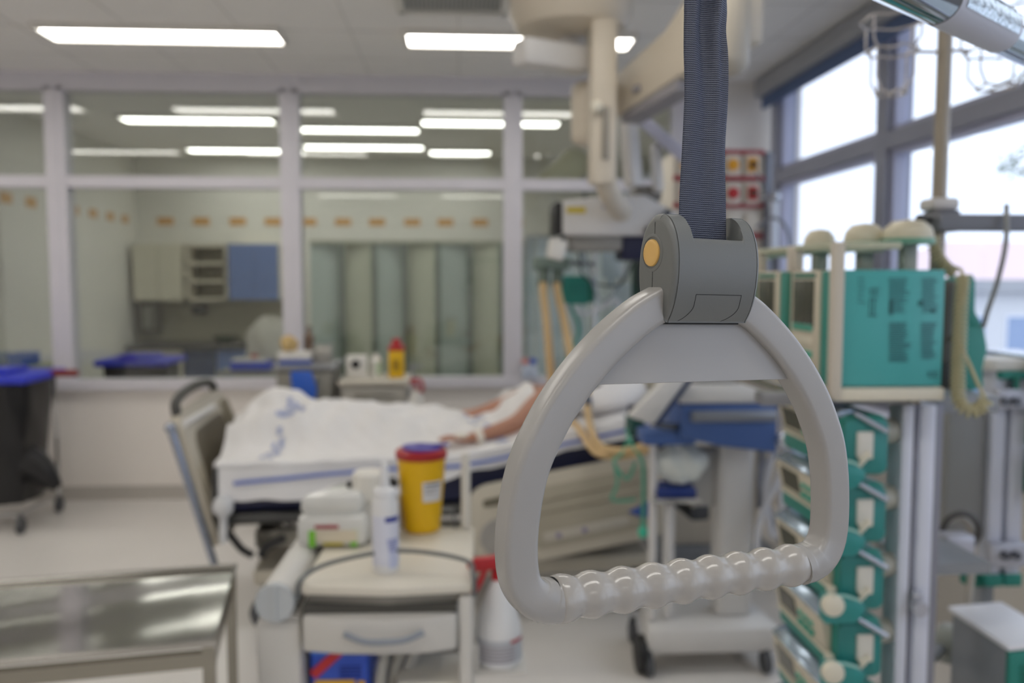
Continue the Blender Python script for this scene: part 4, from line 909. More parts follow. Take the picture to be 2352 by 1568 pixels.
q0=at(1425,262,3.72); q1=at(1555,180,3.38); MB().hull([q0,q1,q1-V((0,0,.045)),q0-V((0,0,.04))],an*.10,.006).build('arm_cover',P('arm_cover_grey','#8f8c90',.45),pd)  # plain grey strip along the lower edge of the arm
q0=at(1462,205,3.6); MB().box(q0-an*.002,(.05,.012,.03),math.atan2(adir.y,adir.x),.003).build('release_button',P('arm_cover_grey','#8f8c90',.45),pd)
h1=at(1664,95,3.0)
MB().cyl(V((h1.x,h1.y,at(1690,172,3.0).z)),V((h1.x,h1.y,2.62)),.085,n=32,bev=.04).cyl(V((h1.x,h1.y,2.6)),V((h1.x,h1.y,3.0)),.05).build('outer_hub',P('hub_taupe','#b9b1a2',.42),pd)
MB().sph(at(1370,245,3.56),.026).build('joint_cap',P('cap_ivory','#e3ddcc',.3),pd)
mk_=MB(); e=at(1392,432,3.8); mk_.tube([V((k0.x,3.63,k1.z+.06)),e+V((.02,0,-.03)),e+V((.09,.2,-.06)),e+V((.16,.42,-.08))],.05,14); mk_.build('swan_neck',pen,pd)
u=beam(at(1472,272,4.2),at(1585,372,4.1),.05,.06,'display_strut',P('strut_lavender','#c3c5da',.35),pd,.01)
beam(at(1442,265,4.2),at(1455,430,4.15),.07,.08,'rear_strut',penw,pd,.015); beam(at(1505,330,4.2),at(1512,440,4.15),.05,.05,'rear_strut',penw,pd,.012)
# console hung from the swan neck
g0=at(1292,460,4.15); g1=at(1556,541,4.15)
cs=T('pendant_console','white equipment console with a yellow sticker hanging from the pendant column','console',((g0.x+g1.x)/2,4.3,g1.z))
MB().prism([(g0.x,g1.z),(g1.x,g1.z),(g1.x,g0.z-.06),(g1.x-.16,g0.z+.03),(g0.x+.2,g0.z+.02),(g0.x,g0.z)],.3,Matrix(((1,0,0,0),(0,0,1,4.15),(0,1,0,0),(0,0,0,1))),bev=.015).build('case',penw,cs)
MB().bb(g0.x-.035,g0.x+.005,4.16,4.42,g1.z+.005,g0.z-.005,.01).build('end_plate',black,cs)
q0=at(1302,475,4.14); q1=at(1345,489,4.14); MB().bb(q0.x,q1.x,4.143,4.151,q1.z,q0.z).build('sticker',P('sticker_yellow','#c9b43a',.5),cs)
q0=at(1385,465,4.14); q1=at(1415,478,4.14); MB().bb(q0.x,q1.x,4.143,4.151,q1.z,q0.z).build('type_plate',P('plate_blue_grey','#8f94b4',.5),cs)
MB().tube([V((g1.x-.16,4.14,g1.z+.02)),V((g1.x-.10,4.10,g1.z+.05)),V((g1.x-.05,4.12,g1.z+.12))],.018,8).build('grip_lever',dgrey,cs)
MB().bb(g1.x-.2,g1.x-.07,4.17,4.35,g0.z+.0,g0.z+.08,.02).build('connector_block',P('block_dark','#77736d',.5),cs)
q0=at(1312,538,4.2); q1=at(1432,576,4.2); MB().bb(q0.x,q1.x,4.2,4.42,q1.z,q0.z+.012,.012).build('lower_unit',P('unit_taupe','#8d8a84',.45),cs)
q0=at(1375,532,4.18); q1=at(1565,598,4.18); MB().bb(q0.x+.12,q1.x,4.19,4.40,q1.z,g1.z+.006,.015).build('rear_display',navy,cs)
t=T('monitor_box','small white tilted box under the console, at the patient side','box',at(1278,598,4.1)); MB().box(at(1278,572,4.18),(.085,.08,.10),rot=Euler((0,R(14),0)),bev=.012).build('case',white,t); a=at(1278,546,4.18); MB().cyl(at(1285,566,4.18),V((a.x+.05,4.25,g1.z+.01)),.012).build('bracket',dgrey,t)
# infusion stand with a small teal pump, bags and hoses behind the patient
ix=at(1366,660,5.03); st=T('infusion_stand','tall drip stand behind the bed head holding the small teal pump','stand',(ix.x,5.03,0))
MB().cyl((ix.x,5.03,.03),(ix.x,5.03,1.98),.013).build('pole',chrome,st)
for k in range(5):
    a=2*PI*k/5; e=V((ix.x+.19*math.cos(a),5.03+.19*math.sin(a),.06)); MB().tube([(ix.x,5.03,.09),e],.014,8,sm=0).build('leg',chrome,st); MB().cyl(e+V((0,-.012,-.03)),e+V((0,.012,-.03)),.03).build('caster',dgrey,st)
MB().tube([(ix.x-.13,5.03,1.95),(ix.x-.12,5.03,1.93),(ix.x,5.03,1.96),(ix.x+.12,5.03,1.93),(ix.x+.13,5.03,1.95)],.005,6).build('hook_bar',chrome,st)
q0=at(1276,633,4.98); q1=at(1358,698,4.98)
t=T('syringe_pump','small teal pump on the drip stand left of the trapeze housing','pump',((q0.x+q1.x)/2,4.96,q1.z)); MB().bb(q0.x,q1.x-.03,4.88,5.02,q1.z,q0.z,.012).build('body',teal,t); MB().bb(q1.x-.03,q1.x+.01,4.91,5.01,q1.z+.01,q0.z-.02,.008).build('clamp',tealD,t); MB().bb(q0.x-.006,q0.x+.03,4.878,4.882,q1.z-.015,q1.z+.002).build('base_strip',cream,t)
for k,(px,py0,py1,lbl_) in enumerate(((1404,566,640,'pale blue fluid bag hanging upper right of the small teal pump'),(1430,650,725,'pale blue fluid bag hanging lower, nearest the trapeze housing'))):
    a=at(px,py0,5.06); b=at(px,py1,5.06); t=T('fluid_bag',lbl_,'bag',b)
    MB().prism(rrect(.055,(a.z-b.z)/2,.02,4),.035,Matrix.Translation((a+b)/2+V((0,.0175,0)))@Matrix.Rotation(PI/2,4,'X'),bev=.015).build('bag',P('bag_pale_blue','#b9cdd9',.25),t)
    MB().cyl(b-V((0,0,.05)),b+V((0,0,.005)),.008).build('port',P('port_blue','#6f8fb0',.4),t)
    MB().tube([a,a+V((0,0,.05)),V((ix.x+.12,5.04,1.95))],.003,6,sm=0).build('hanger',chrome,t)
for k,(ps,lbl_) in enumerate((([(1250,610,4.6),(1248,665,4.5),(1256,740,4.45),(1266,860,4.4),(1275,900,4.35)],'tan corrugated hose hanging left of the small teal pump'),([(1282,620,4.6),(1280,665,4.5),(1296,735,4.45),(1312,820,4.35),(1330,900,4.3)],'tan corrugated hose hanging right beneath the small teal pump'))):
    p_=cr([at(*q) for q in ps],10); t=T('hanging_hose',lbl_,'hose',p_[-1]); MB().tube(p_,[.022+.0018*(i%2) for i in range(len(p_))],12,sm=0).build('hose',hose,t); MB().cyl(p_[0],p_[8],.03).build('cuff',P('cuff_grey_green','#5d6a60',.5),t)
a=at(1242,612,4.6); b=at(1290,612,4.6); t=T('hose_holder','grey-green hose holder arm above the two hanging tan hoses','holder',(a.x,4.6,a.z)); MB().bb(a.x-.04,b.x+.04,4.56,4.66,a.z-.02,a.z+.05,.012).build('bar',P('holder_green','#7a8a80',.5),t); MB().tube([(b.x,4.62,a.z+.03),(b.x+.08,4.7,a.z+.02),(ix.x,5.03,a.z+.02)],.012,8,sm=0).build('arm',dgrey,t)
cabm=P('cable_dark','#2f3538',.5)
for k,(ps,r_,mt_,lbl_) in enumerate(((((1480,575,4.4),(1470,640,4.4),(1500,720,4.45),(1470,800,4.5),(1440,880,4.5)),.02,cabm,'thick dark cable bundle hanging from the console beside the trapeze housing'),
    (((1330,580,4.4),(1345,640,4.5),(1420,655,4.6),(1455,600,4.5)),.006,cabm,'thin dark cable looping under the console'),
    (((1340,575,4.45),(1380,690,4.55),(1430,640,4.6),(1452,560,4.45)),.006,P('cable_grey','#8a93a0',.5),'thin grey cable looping under the console'),
    (((1300,700,4.6),(1350,720,4.55),(1420,690,4.5),(1400,760,4.5),(1350,800,4.45)),.009,P('cable_white','#cfd2dc',.4),'white cable curling below the small teal pump'),
    (((1310,700,4.55),(1330,760,4.5),(1300,830,4.45)),.010,teal,'teal cable dropping between the tan hoses'))):
    p_=[at(*q) for q in ps]; tag(MB().tube(p_,r_,8).build('cable',mt_),lbl_,'cable')
t=T('circuit_lump','dark green pack hanging behind the trapeze housing under the navy display','pack',at(1470,700,4.6)); MB().box(at(1472,650,4.62),(.10,.09,.26),.1,.03).build('pack_body',P('pack_dark_green','#23423a',.5),t); MB().cyl(at(1472,590,4.62),at(1472,560,4.5),.012).build('hanger',dgrey,t)
for k,(px,py,mt_,lbl_) in enumerate(((1208,862,P('cap_pink','#d98a86',.4),'small clear bottle with pink cap on the partition ledge'),(1226,868,P('cap_blue','#3f5fc0',.4),'small clear bottle with blue cap on the partition ledge'))):
    x=at(px,866,6.10).x; c=V((x,6.145+.0*k,.866)); lat('small_bottle',lbl_,'bottle',c,(('bottle_body',P('bottle_pale','#c5cede',.25),[(0,0),(.032,0),(.032,.07),(.014,.09),(.014,.10),(0,.10)]),('cap',mt_,[(.024,.10),(.024,.135),(0,.14)])),20)
c=at(1165,950,5.6); t=lat('waste_pedal_bin','pale bin behind the bed near the partition mullion','bin',V((at(1190,900,5.8).x,5.85,0)),(('body',P('bin_pale','#aeb2b8',.4),[(0,0),(.13,0),(.15,.62),(.15,.66),(0,.66)]),('lid',P('bin_lid_grey','#9a9da6',.4),[(.155,.66),(.155,.69),(.1,.74),(0,.75)])),28)
t=T('examination_lamp','cream cone-shaped lamp head behind the glass beside the pendant column','lamp',V((at(1300,410,6.9).x,7.0,0)))
a=at(1225,425,6.9); b=at(1318,378,6.9); MB().cyl(a,b,.02,.13,n=28).sph(b,(.13,.13,.13),12).build('lamp_head',P('lamp_cream','#d2cfae',.4),t); MB().tube([b,b+V((.1,.05,-.2)),V((b.x+.12,7.0,1.0)),V((b.x+.12,7.0,.03))],.018,8,sm=3).build('stand_pole',grey,t); MB().cyl((b.x+.12,7.0,0),(b.x+.12,7.0,.05),.2).build('stand_base',grey,t)
# ---------------------------------------------------------------- socket column
s0=at(1548,348,4.6); s1=at(1757,348,4.6); zt_=s0.z
so=T('socket_column','free-standing supply column with rows of yellow and red sockets by the window','column',((s0.x+s1.x)/2,4.75,0))
MB().bb(s0.x,s1.x,4.6,4.95,.1,zt_,.008).build('column_body',P('column_cream','#d3cbbd',.45),so); MB().bb(s0.x-.08,s1.x+.08,4.55,5.05,.0,.1,.02).build('base',grey,so)
MB().bb(s1.x-.005,s1.x+.04,4.58,4.9,.3,zt_+.0,.006).build('side_rail',P('rail_slate','#8b8f9b',.35,.4),so)
for py in (349,409,471,541): z=at(1700,py,4.58).z; MB().bb(s0.x-.003,s1.x-.004,4.585,4.602,z-.014,z+.014,.003).build('red_rail',P('rail_red','#9c3038',.45),so)
for py,mtn,lb_ in ((379,P('socket_yellow','#e8a41c',.4),'yellow'),(444,P('socket_red','#c0282a',.4),'red')):
    for i,px in enumerate((1577,1628,1683,1728)):
        c=at(px,py,4.585); o=MB().box(c,(.085,.012,.115),0,.02).build('socket_plate',P('socket_white','#ded6c8',.45),so)
        MB().cyl(c+V((0,-.005,0)),c+V((0,-.02,0)),.032,n=28,bev=.004).build('socket',mtn,o) if i%2==0 else MB().box(c+V((0,-.012,0)),(.056,.016,.074),0,.01).build('socket',mtn,o)
        if i%2: MB().cyl(c+V((0,-.018,0)),c+V((0,-.026,0)),.019,n=20).build('socket_hole',P('hole_brown','#4a2f1a' if lb_=='yellow' else '#4a1416',.6),o)
for px in (1683,1728): c=at(px,510,4.59); MB().box(c,(.08,.012,.10),0,.012).build('blank_plate',P('socket_white','#ded6c8',.45),so)
tag(MB().tube([at(1735,390,4.5),at(1752,430,4.4),at(1765,470,4.35),at(1764,540,4.4),at(1760,600,4.5)],.006,8).build('power_cable',P('cable_mid_grey','#7d7f86',.5)),'grey power cable plugged into the yellow socket and hanging down','cable')
t=tag(MB().tube([at(1740,520,4.5),at(1775,500,4.3),at(1805,520,4.2),at(1815,570,4.15),at(1812,640,4.1)],.010,8).build('air_hose',P('hose_slate','#8d95a8',.45)),'slate air hose arching from the socket column above the pumps','hose')
t=T('flow_meter','clear flow meter with bright fittings on the right side of the socket column','meter',V((at(1790,560,4.4).x,4.5,1.72))); x=at(1785,450,4.5).x
MB().cyl((x,4.55,1.74),(x,4.55,2.0),.028,n=16).build('tube',P('meter_pale','#dfe6f2',.15),t); MB().cyl((x-.05,4.6,2.02),(x+.02,4.55,2.02),.018).sph((x,4.53,2.02),.03).build('valve',P('bright_metal','#cdd3de',.2,.8),t); MB().cyl((x,4.53,1.72),(x,4.53,1.6),.012).build('outlet',dgrey,t)
# ---------------------------------------------------------------- ventilator trolley
vb=P('ventilator_blue','#46639c',.4); vw=P('ventilator_grey','#cfcdca',.42)
VX0=at(1563,930,3.2).x; VX1=at(1788,930,3.2).x; vt=at(1700,926,3.2).z; vl=at(1700,1042,3.2).z
vn=T('ventilator','ventilator on a pale column stand with blue front drawer beside the bed head','ventilator',((VX0+VX1)/2,3.4,0))
MB().prism([(VX0,vt),(VX1,vt),(VX1,vl),(VX0+.28*(VX1-VX0)+.05,vl+.03),(VX0,vl+.065)],.36,Matrix(((1,0,0,0),(0,0,1,3.2),(0,1,0,0),(0,0,0,1))),bev=.012).build('blue_drawer',vb,vn)
q=at(1590,945,3.18); r=at(1785,968,3.18); MB().bb(q.x,r.x,3.18,3.205,r.z,q.z,.006).build('drawer_grip',P('grip_grey','#8c9098',.35,.5),vn)
MB().bb(VX0-.01,VX1,3.19,3.6,vt,vt+.075,.015).build('pale_deck',vw,vn)
MB().bb(VX0+.02,VX1-.02,3.22,3.58,vt+.075,vt+.30,.02).build('housing',vw,vn); MB().bb(VX0+.05,VX1-.05,3.205,3.225,vt+.10,vt+.28,.004).build('display',screen,vn)
q=at(1478,992,3.22); r=at(1600,1022,3.22); MB().bb(q.x,r.x,3.22,3.36,r.z,q.z,.01).build('side_shelf',vb,vn)
MB().prism(rrect(.075,.06,.03,5),vl-.2,Matrix.Translation((at(1686,1100,3.4).x,3.42,.2))).build('stand_column',vw,vn)
bx0=at(1485,1480,3.24).x; bx1=at(1800,1480,3.24).x
MB().prism([(bx0,3.24),(bx1,3.24),(bx1-.03,3.62),(bx0+.05,3.62)],.11,Matrix.Translation((0,0,.085)),bev=.03).build('stand_base',vw,vn)
for x in (bx0+.03,bx1-.05):
    for y in (3.26,3.58): MB().cyl((x-.03,y,.045),(x+.0,y,.045),.045,n=24,bev=.006).cyl((x-.015,y,.07),(x-.015,y,.11),.015).build('caster',dgrey,vn)
MB().cyl((bx0-.03,3.30,.075),(bx0+.01,3.30,.075),.075,n=24,bev=.008).build('front_wheel',black,vn)
MB().bb(VX0-.06,VX0+.1,3.3,3.45,vl-.20,vl-.16,.01).build('lower_shelf',P('shelf_navy','#223a80',.4),vn); MB().bb(VX0-.08,VX0+.11,3.285,3.3,vl-.215,vl-.195).build('shelf_rail',chrome,vn)
MB().cyl((VX0-.07,3.34,.20),(VX0-.07,3.34,vl+.1),.017).build('accessory_post',penw,vn); MB().cyl((VX0+.0,3.36,.20),(VX0+.0,3.36,vl-.2),.024).build('accessory_post',penw,vn)
MB().bb(VX0+.10,VX1-.12,3.40,3.48,vl-.26,vl-.02,.01).build('column_bracket',P('bracket_grey','#a8a6a2',.45),vn)
tag(sack((VX0+.05,3.37,vl-.07),(.10,.065,.09),5).build('wrapped_humidifier',P('wrap_pale','#dde2dc',.35,bump=.5,bscale=18,coat=.3)),'crumpled pale plastic-wrapped humidifier on the navy shelf of the ventilator','humidifier')
# tilted panel left of the ventilator
a=at(1532,868,3.12); b=at(1582,868,3.12); c=at(1502,975,3.14); d=at(1445,958,3.14)
t=T('tilted_display','pale tilted display panel with navy edge, seen through the trapeze handle','display',((c+d)/2)); MB().hull([a,b,c,d],(0,.06,0),.006).build('frame',vw,t); MB().hull([b,b+V((.022,0,0)),c+V((.02,0,.0)),c],(0,.05,0)).build('screen_edge',P('screen_navy','#2c3a5c',.3),t); MB().tube([(c+d)/2+V((0,.04,.02)),(c+d)/2+V((.08,.02,-.02)),V((VX0+.02,3.26,vt-.1))],.014,8).build('arm',dgrey,t)
# white hoses hanging at the ventilator's right side
hw2=P('hose_white','#c9cbd2',.35)
for k,(ps,lbl_) in enumerate((([(1796,940,3.3),(1800,1010,3.3),(1795,1080,3.3),(1750,1180,3.3),(1738,1250,3.3),(1745,1330,3.35)],'white hose hanging straight down right of the ventilator column'),
   ([(1792,1000,3.32),(1770,1060,3.32),(1760,1140,3.32),(1775,1230,3.32),(1795,1180,3.32),(1790,1080,3.32)],'white hose looped like a hairpin right of the ventilator column'),
   ([(1788,1040,3.4),(1745,1090,3.4),(1770,1180,3.4),(1800,1250,3.4),(1812,1150,3.4),(1802,1050,3.4)],'grey hose in a wide loop right of the ventilator column'))):
    p_=cr([at(*q) for q in ps],8); tag(MB().tube(p_,[.0125+.001*(i%2) for i in range(len(p_))],10,sm=0).build('ventilator_hose',hw2 if k<2 else P('hose_mid_grey','#8f929c',.4)),lbl_,'hose')
for k,(px,py,lbl_) in enumerate(((1806,935,'bright chrome knob on the ventilator side, higher of the two'),(1800,1008,'bright chrome knob on the ventilator side, lower of the two'))):
    tag(MB().sph(at(px,py,3.2),(.026,.026,.034)).cyl(at(px,py,3.2),V((VX1-.01,3.3,at(px,py,3.2).z)),.012).build('fastening_knob',P('bright_metal','#cdd3de',.2,.8)),lbl_,'knob')
gt=P('tube_green','#4fa58c',.35)
for k,(ps,r_,lbl_) in enumerate((([(1440,985,3.5),(1452,1020,3.45),(1475,1060,3.42),(1478,1140,3.42),(1476,1215,3.45)],.008,'green tube hanging straight down in front of the bed rail'),([(1445,1000,3.5),(1430,1040,3.5),(1410,1060,3.5),(1440,1100,3.5),(1460,1060,3.5)],.007,'green tube looped around the tan hoses'),([(1412,1065,3.5),(1418,1110,3.5),(1405,1145,3.5),(1430,1150,3.5),(1460,1146,3.5)],.006,'thin green tube resting in zigzag against the bed rail'))):
    tag(MB().tube([at(*q) for q in ps],r_,8).build('oxygen_tube',gt),lbl_,'tube')
t=at(1477,1222,3.45); tag(MB().sph(t,(.022,.02,.026)).cyl(t,t+V((0,0,.045)),.011).build('tube_end_bulb',P('bulb_teal','#3fc0a0',.3)),'teal bulb at the end of the hanging green tube','bulb')
t=at(1458,975,3.5); tv=T('valve_block','dark green valve block where the breathing hoses meet','valve',t-V((0,0,.05))); MB().box(t,(.07,.07,.10),.2,.015).build('body',P('valve_green','#2d5650',.4),tv); MB().cyl(t+V((.0,0,.05)),t+V((0,0,.08)),.03).build('cap',navy,tv); MB().cyl(t+V((.03,0,-.04)),V((q.x+.06,3.3,r.z+.0)) if 0 else t+V((.12,-.1,-.05)),.014).build('port',penw,tv)
fl=onz(1532,1240,0.0); fy=V((fl.x,fl.y,0)); 
y_=onz(1530,1238,.002); tag(MB().bb(y_.x-.06,y_.x+.06,y_.y-.12,y_.y+.12,0,.003).build('floor_marker',P('marker_yellow_green','#b9b53a',.5)),'yellow-green marker on the floor behind the ventilator base','marker')
# ================================================================ the infusion tower at the right
YT=1.6; FX=.705
tw_=T('infusion_tower','aluminium twin-rail stand carrying teal infusion pumps at the right','stand',(.9,1.74,0))
def zz(py,Y=YT): return at(2000,py,Y).z
r0=at(2066,1200,1.66); r1=at(2093,1200,1.66); r2=at(2108,1200,1.66); r3=at(2143,1200,1.66)
ztop_=zz(930,1.66)
railm=P('rail_lavender','#d3d5e2',.38,.0)
MB().bb(r0.x,r1.x,1.66,1.72,.10,ztop_,.004).build('rail_profile',railm,tw_); MB().bb(r2.x,r3.x,1.66,1.72,.10,ztop_,.004).build('rail_profile',railm,tw_)
MB().bb(r1.x,r2.x,1.68,1.71,.10,ztop_-.01).build('rail_slot',P('slot_grey','#6f7078',.5),tw_)
MB().bb(r3.x+.004,r3.x+.02,1.67,1.74,.10,ztop_).build('rear_rail',P('rail_shade','#8f909a',.4,.3),tw_)
MB().box((.9,1.72,.07),(.55,.6,.05),0,.02).build('base',dgrey,tw_)
for a in (-.24,.24):
    for b in (-.26,.26): MB().cyl((.9+a-.015,1.72+b,.028),(.9+a+.015,1.72+b,.028),.028).build('caster',black,tw_)
k=at(2104,1392,1.655); MB().cyl(k,k+V((0,-.02,0)),.016).box(k+V((0,.0,.02)),(.022,.02,.03),0,.004).build('slot_knob',alu,tw_)
zb=zz(905); MB().bb(.60,.93,1.655,1.70,zb-.03,zb-.004,.004).build('cross_bar',P('bar_grey','#8c8d92',.35,.6),tw_)
MB().bb(FX-.03,FX-.005,1.56,2.5,zb-.028,zb-.006,.004).bb(.90,.92,1.64,2.5,zb-.028,zb-.006,.004).build('pump_rail',steel,tw_)
MB().bb(FX-.02,.92,2.47,2.5,zb-.028,zb-.006).build('cross_bar',MATS['bar_grey'],tw_)
pl_=at(2163,300,1.84); 
MB().cyl((pl_.x,1.84,.10),(pl_.x,1.84,2.34),.0155,n=24).build('drip_pole',P('pole_bronze','#9a9184',.35,.4),tw_)
a=at(2163,468,1.82); MB().box((pl_.x,1.84,a.z),(.062,.062,.026),0,.008).build('pole_collar',P('collar_pale','#c9c6c4',.4),tw_)
b=at(2163,508,1.82); MB().box((pl_.x,1.83,b.z),(.05,.07,.048),0,.006).build('pole_clamp',P('clamp_slate','#6d6e75',.4),tw_)
d=at(2113,503,1.80); MB().sph(d,.0105).cyl(d,V((pl_.x-.02,1.83,d.z)),.005).build('clamp_knob',black,tw_)
a=at(2175,511,1.80); MB().bb(a.x-.02,1.75,1.79,1.83,a.z-.018,a.z+.018,.004).build('equipment_bar',P('bar_slate','#7c7e87',.4,.2),tw_)
# wire bottle cages on the pole
cg=P('cage_wire','#b9b4b4',.35,.3)
for i,(px,lbl_) in enumerate(((2050,'wire bottle cage on the pole, on the side toward the window mullion'),(2292,'wire bottle cage on the pole, under the slanting chrome pole'))):
    c=at(px,130,1.84); t=T('bottle_cage',lbl_,'cage',(c.x,1.84,at(px,220,1.84).z))
    R_=.052 if i==0 else .066; zl=[at(px,y,1.84).z for y in ((215,118,48) if i==0 else (200,118,40))]
    for j,z in enumerate(zl): rr_=R_*(.62 if j==0 else 1.0 if j==1 else 1.3); MB().tube([(c.x+rr_*math.cos(2*PI*q/12),1.84+rr_*math.sin(2*PI*q/12),z+.004*math.sin(3*q)) for q in range(12)],.0026,8,closed=True,sm=3).build('ring',cg,t)
    for q in range(4):
        a=2*PI*q/4+.5; f=lambda r,z:(c.x+r*math.cos(a),1.84+r*math.sin(a),z)
        MB().tube([f(R_*.62,zl[0]),f(R_,zl[0]+.03),f(R_,zl[1]+.0),f(R_*1.28,zl[1]+.02),f(R_*1.3,zl[2])],.0026,8,sm=0).build('upright_wire',cg,t)
    MB().tube([(c.x,1.84-R_*.62,zl[0]),(c.x,1.84+R_*.62,zl[0])],.0026,8,sm=0).build('bottom_wire',cg,t)
    MB().tube([(c.x+(R_ if i==0 else -R_),1.84,zl[1]),(pl_.x,1.84,zl[1])],.004,8,sm=0).build('hook_arm',cg,t)
# upright volumetric pumps in a row
lt_=P('pump_panel_teal','#4aa6a6',.35,var=.03)
zt1=zz(622); zb1=zz(888); zf=zz(556)
names=['upright teal pump nearest the camera, its printed side sheet facing us','upright teal pump, second in the row, with display and keypad visible','upright teal pump, third in the row, half hidden by the grey strap housing','upright teal pump at the far end of the row behind the strap housing']
for i in range(4):
    y=1.60+.215*i; t=T('infusion_pump',names[i],'pump',(FX+.1,y+.09,zb1-.02))
    MB().bb(FX+.035,.932,y,y+.16,zb1,zt1,.006).build('body',teal if i else lt_,t)
    MB().bb(FX+.004,FX+.035,y-.004,y+.04,zb1,zt1,.003).build('front_strip',teal,t); fb_=MB().bb(FX,FX+.035,y+.04,y+.185,zb1,zt1+.002,.004).build('front_bezel',P('bezel_cream','#c9c1ae',.45),t)
    MB().bb(FX-.003,FX+.004,y+.062,y+.165,zz(742,1.85),zz(655,1.85)+.012,.002).build('display',screen,fb_)
    MB().bb(FX-.002,FX+.003,y+.058,y+.168,zz(655,1.85)+.016,zt1-.004,.002).build('top_band',tealD,fb_)
    for r in range(4):
        m=MB()
        for q in range(4): m.bb(FX-.004,FX+.003,y+.066+.026*q,y+.085+.026*q,zb1+.022+.027*r,zb1+.037+.027*r,.002)
        m.build('key_row',P('key_teal','#4aa48f',.4) if r!=2 else cream,fb_)
    MB().bb(FX-.004,FX+.003,y+.062,y+.078,zb1+.02,zb1+.03,.002).build('alarm_key',P('key_red','#b9544f',.4),fb_)
    MB().bb(FX-.003,FX+.03,y+.185,y+.21,zb1-.012,zt1,.003).build('side_channel',tealD,t)
    MB().bb(FX-.001,FX+.02,y+.165,y+.183,zt1,zf,.004).build('carry_frame',P('frame_cream','#c6beb0',.45),t); MB().bb(FX-.001,FX+.022,y-.026,y-.004,zb1-.02,zf,.004).build('carry_frame',P('frame_cream','#c6beb0',.45),t)
    MB().bb(FX+.02,.9,y+.165,y+.18,zf-.014,zf,.004).build('carry_bar',P('carry_sage','#b4b7a0',.45),t); MB().bb(FX+.02,.84,y-.02,y-.004,zf-.014,zf,.004).build('carry_bar',P('carry_sage','#b4b7a0',.45),t)
    MB().bb(FX,FX+.018,y-.004,y+.17,zf-.012,zf,.003).build('carry_bar',MATS['carry_sage'],t)
    MB().bb(FX+.01,.935,y-.018,y+.16,zb1-.026,zb1,.005).build('base_tray',cream,t)
    if i==0:
        sh_=MB().bb(FX+.022,.930,y-.012,y-.004,zb1+.002,zt1+.002,.002).build('side_sheet',lt_,t); rnd=random.Random(3)
        pt_=lambda px,py:(at(px,py,y-.013).x,at(px,py,y-.013).z)
        for (pa,pb,ya,yb,n_) in ((2042,2090,640,722,14),(2118,2158,640,722,14),(2042,2096,742,835,18),(2116,2158,742,828,17),(1970,1990,640,705,6)):
            m=MB()
            for q in range(n_):
                x0,z0=pt_(pa,ya+(yb-ya)*q/n_); x1,_=pt_(pb-(pb-pa)*rnd.random()*.35,ya); m.bb(x0,x1,y-.0135,y-.0118,z0-.0006,z0+.0007)
            m.build('printed_text',ink,sh_)
        for px0,px1,p0,p1 in ((2000,2022,662,676),(1998,2016,685,725),(2044,2052,690,722),(2110,2122,690,702),(2140,2152,710,718),(2133,2158,854,866)):
            x0,z0=pt_(px0,p0); x1,z1=pt_(px1,p1); m=MB(); w=.0012; m.bb(x0,x1,y-.0137,y-.0118,z0-w,z0).bb(x0,x1,y-.0137,y-.0118,z1,z1+w).bb(x0,x0+w,y-.0137,y-.0118,z1,z0).bb((x0+x1)/2,(x0+x1)/2+w,y-.0137,y-.0118,z1,z0); m.build('printed_symbol',ink,sh_)
# drive heads with cream domes behind the carry frames
for i,(px,py,Y,r,lbl_) in enumerate(((2085,548,1.74,.05,'cream domed sensor head on the pump row, largest, nearest the drip pole'),(1985,555,1.80,.042,'cream domed sensor head on the pump row, middle of the three'),(1882,566,1.9,.035,'cream domed sensor head on the pump row, smallest, nearest the strap housing'))):
    c=at(px,py,Y); t=T('sensor_head',lbl_,'sensor head',(c.x,Y,zt1)); MB().lathe([(0,0),(r,0),(r,.008),(r*.92,.022),(r*.6,.036),(0,.04)],c,None,28).build('dome',P('dome_cream','#d2cab2',.4),t)
    MB().lathe([(0,-.012),(r*1.05,-.012),(r*1.05,0),(0,0)],c,None,28).build('dome_base',P('dome_green','#6fa38c',.45),t); MB().bb(c.x-.014,c.x+.016,Y-.015,Y+.015,zt1-.01,c.z-.01,.004).build('post',P('post_grey_green','#9b9f96',.4),t)
# teal back cover with bulging outline, handset and coiled cable
ot=[(2188,642),(2236,628),(2243,645),(2242,715),(2262,752),(2270,800),(2259,848),(2262,892),(2190,905)]
YC=1.83; pg=[(at(px,py,YC).x,at(px,py,YC).z) for px,py in ot]
t=T('pump_cover','teal pump cover with bulging right edge behind the coiled cable','cover',(1.1,YC,zz(900,YC))); MB().prism(pg,.05,Matrix(((1,0,0,0),(0,0,1,YC),(0,1,0,0),(0,0,0,1))),bev=.006).build('shell',teal,t); a=at(2225,900,YC); MB().bb(r3.x,a.x,1.72,YC+.04,a.z-.03,a.z+.006,.004).build('bracket',grey,t)
a=at(2168,645,1.63); b=at(2196,892,1.63)
t=T('handset','dark grey handset strip beside the printed pump sheet','handset',(a.x,1.63,b.z)); MB().bb(a.x,b.x,1.63,1.66,b.z,a.z,.008).build('body',P('handset_grey','#5b5953',.45),t); MB().bb(a.x-.004,b.x-.006,1.622,1.632,b.z,b.z+.05,.006).build('lower_end',P('handset_dark','#2f302f',.45),t)
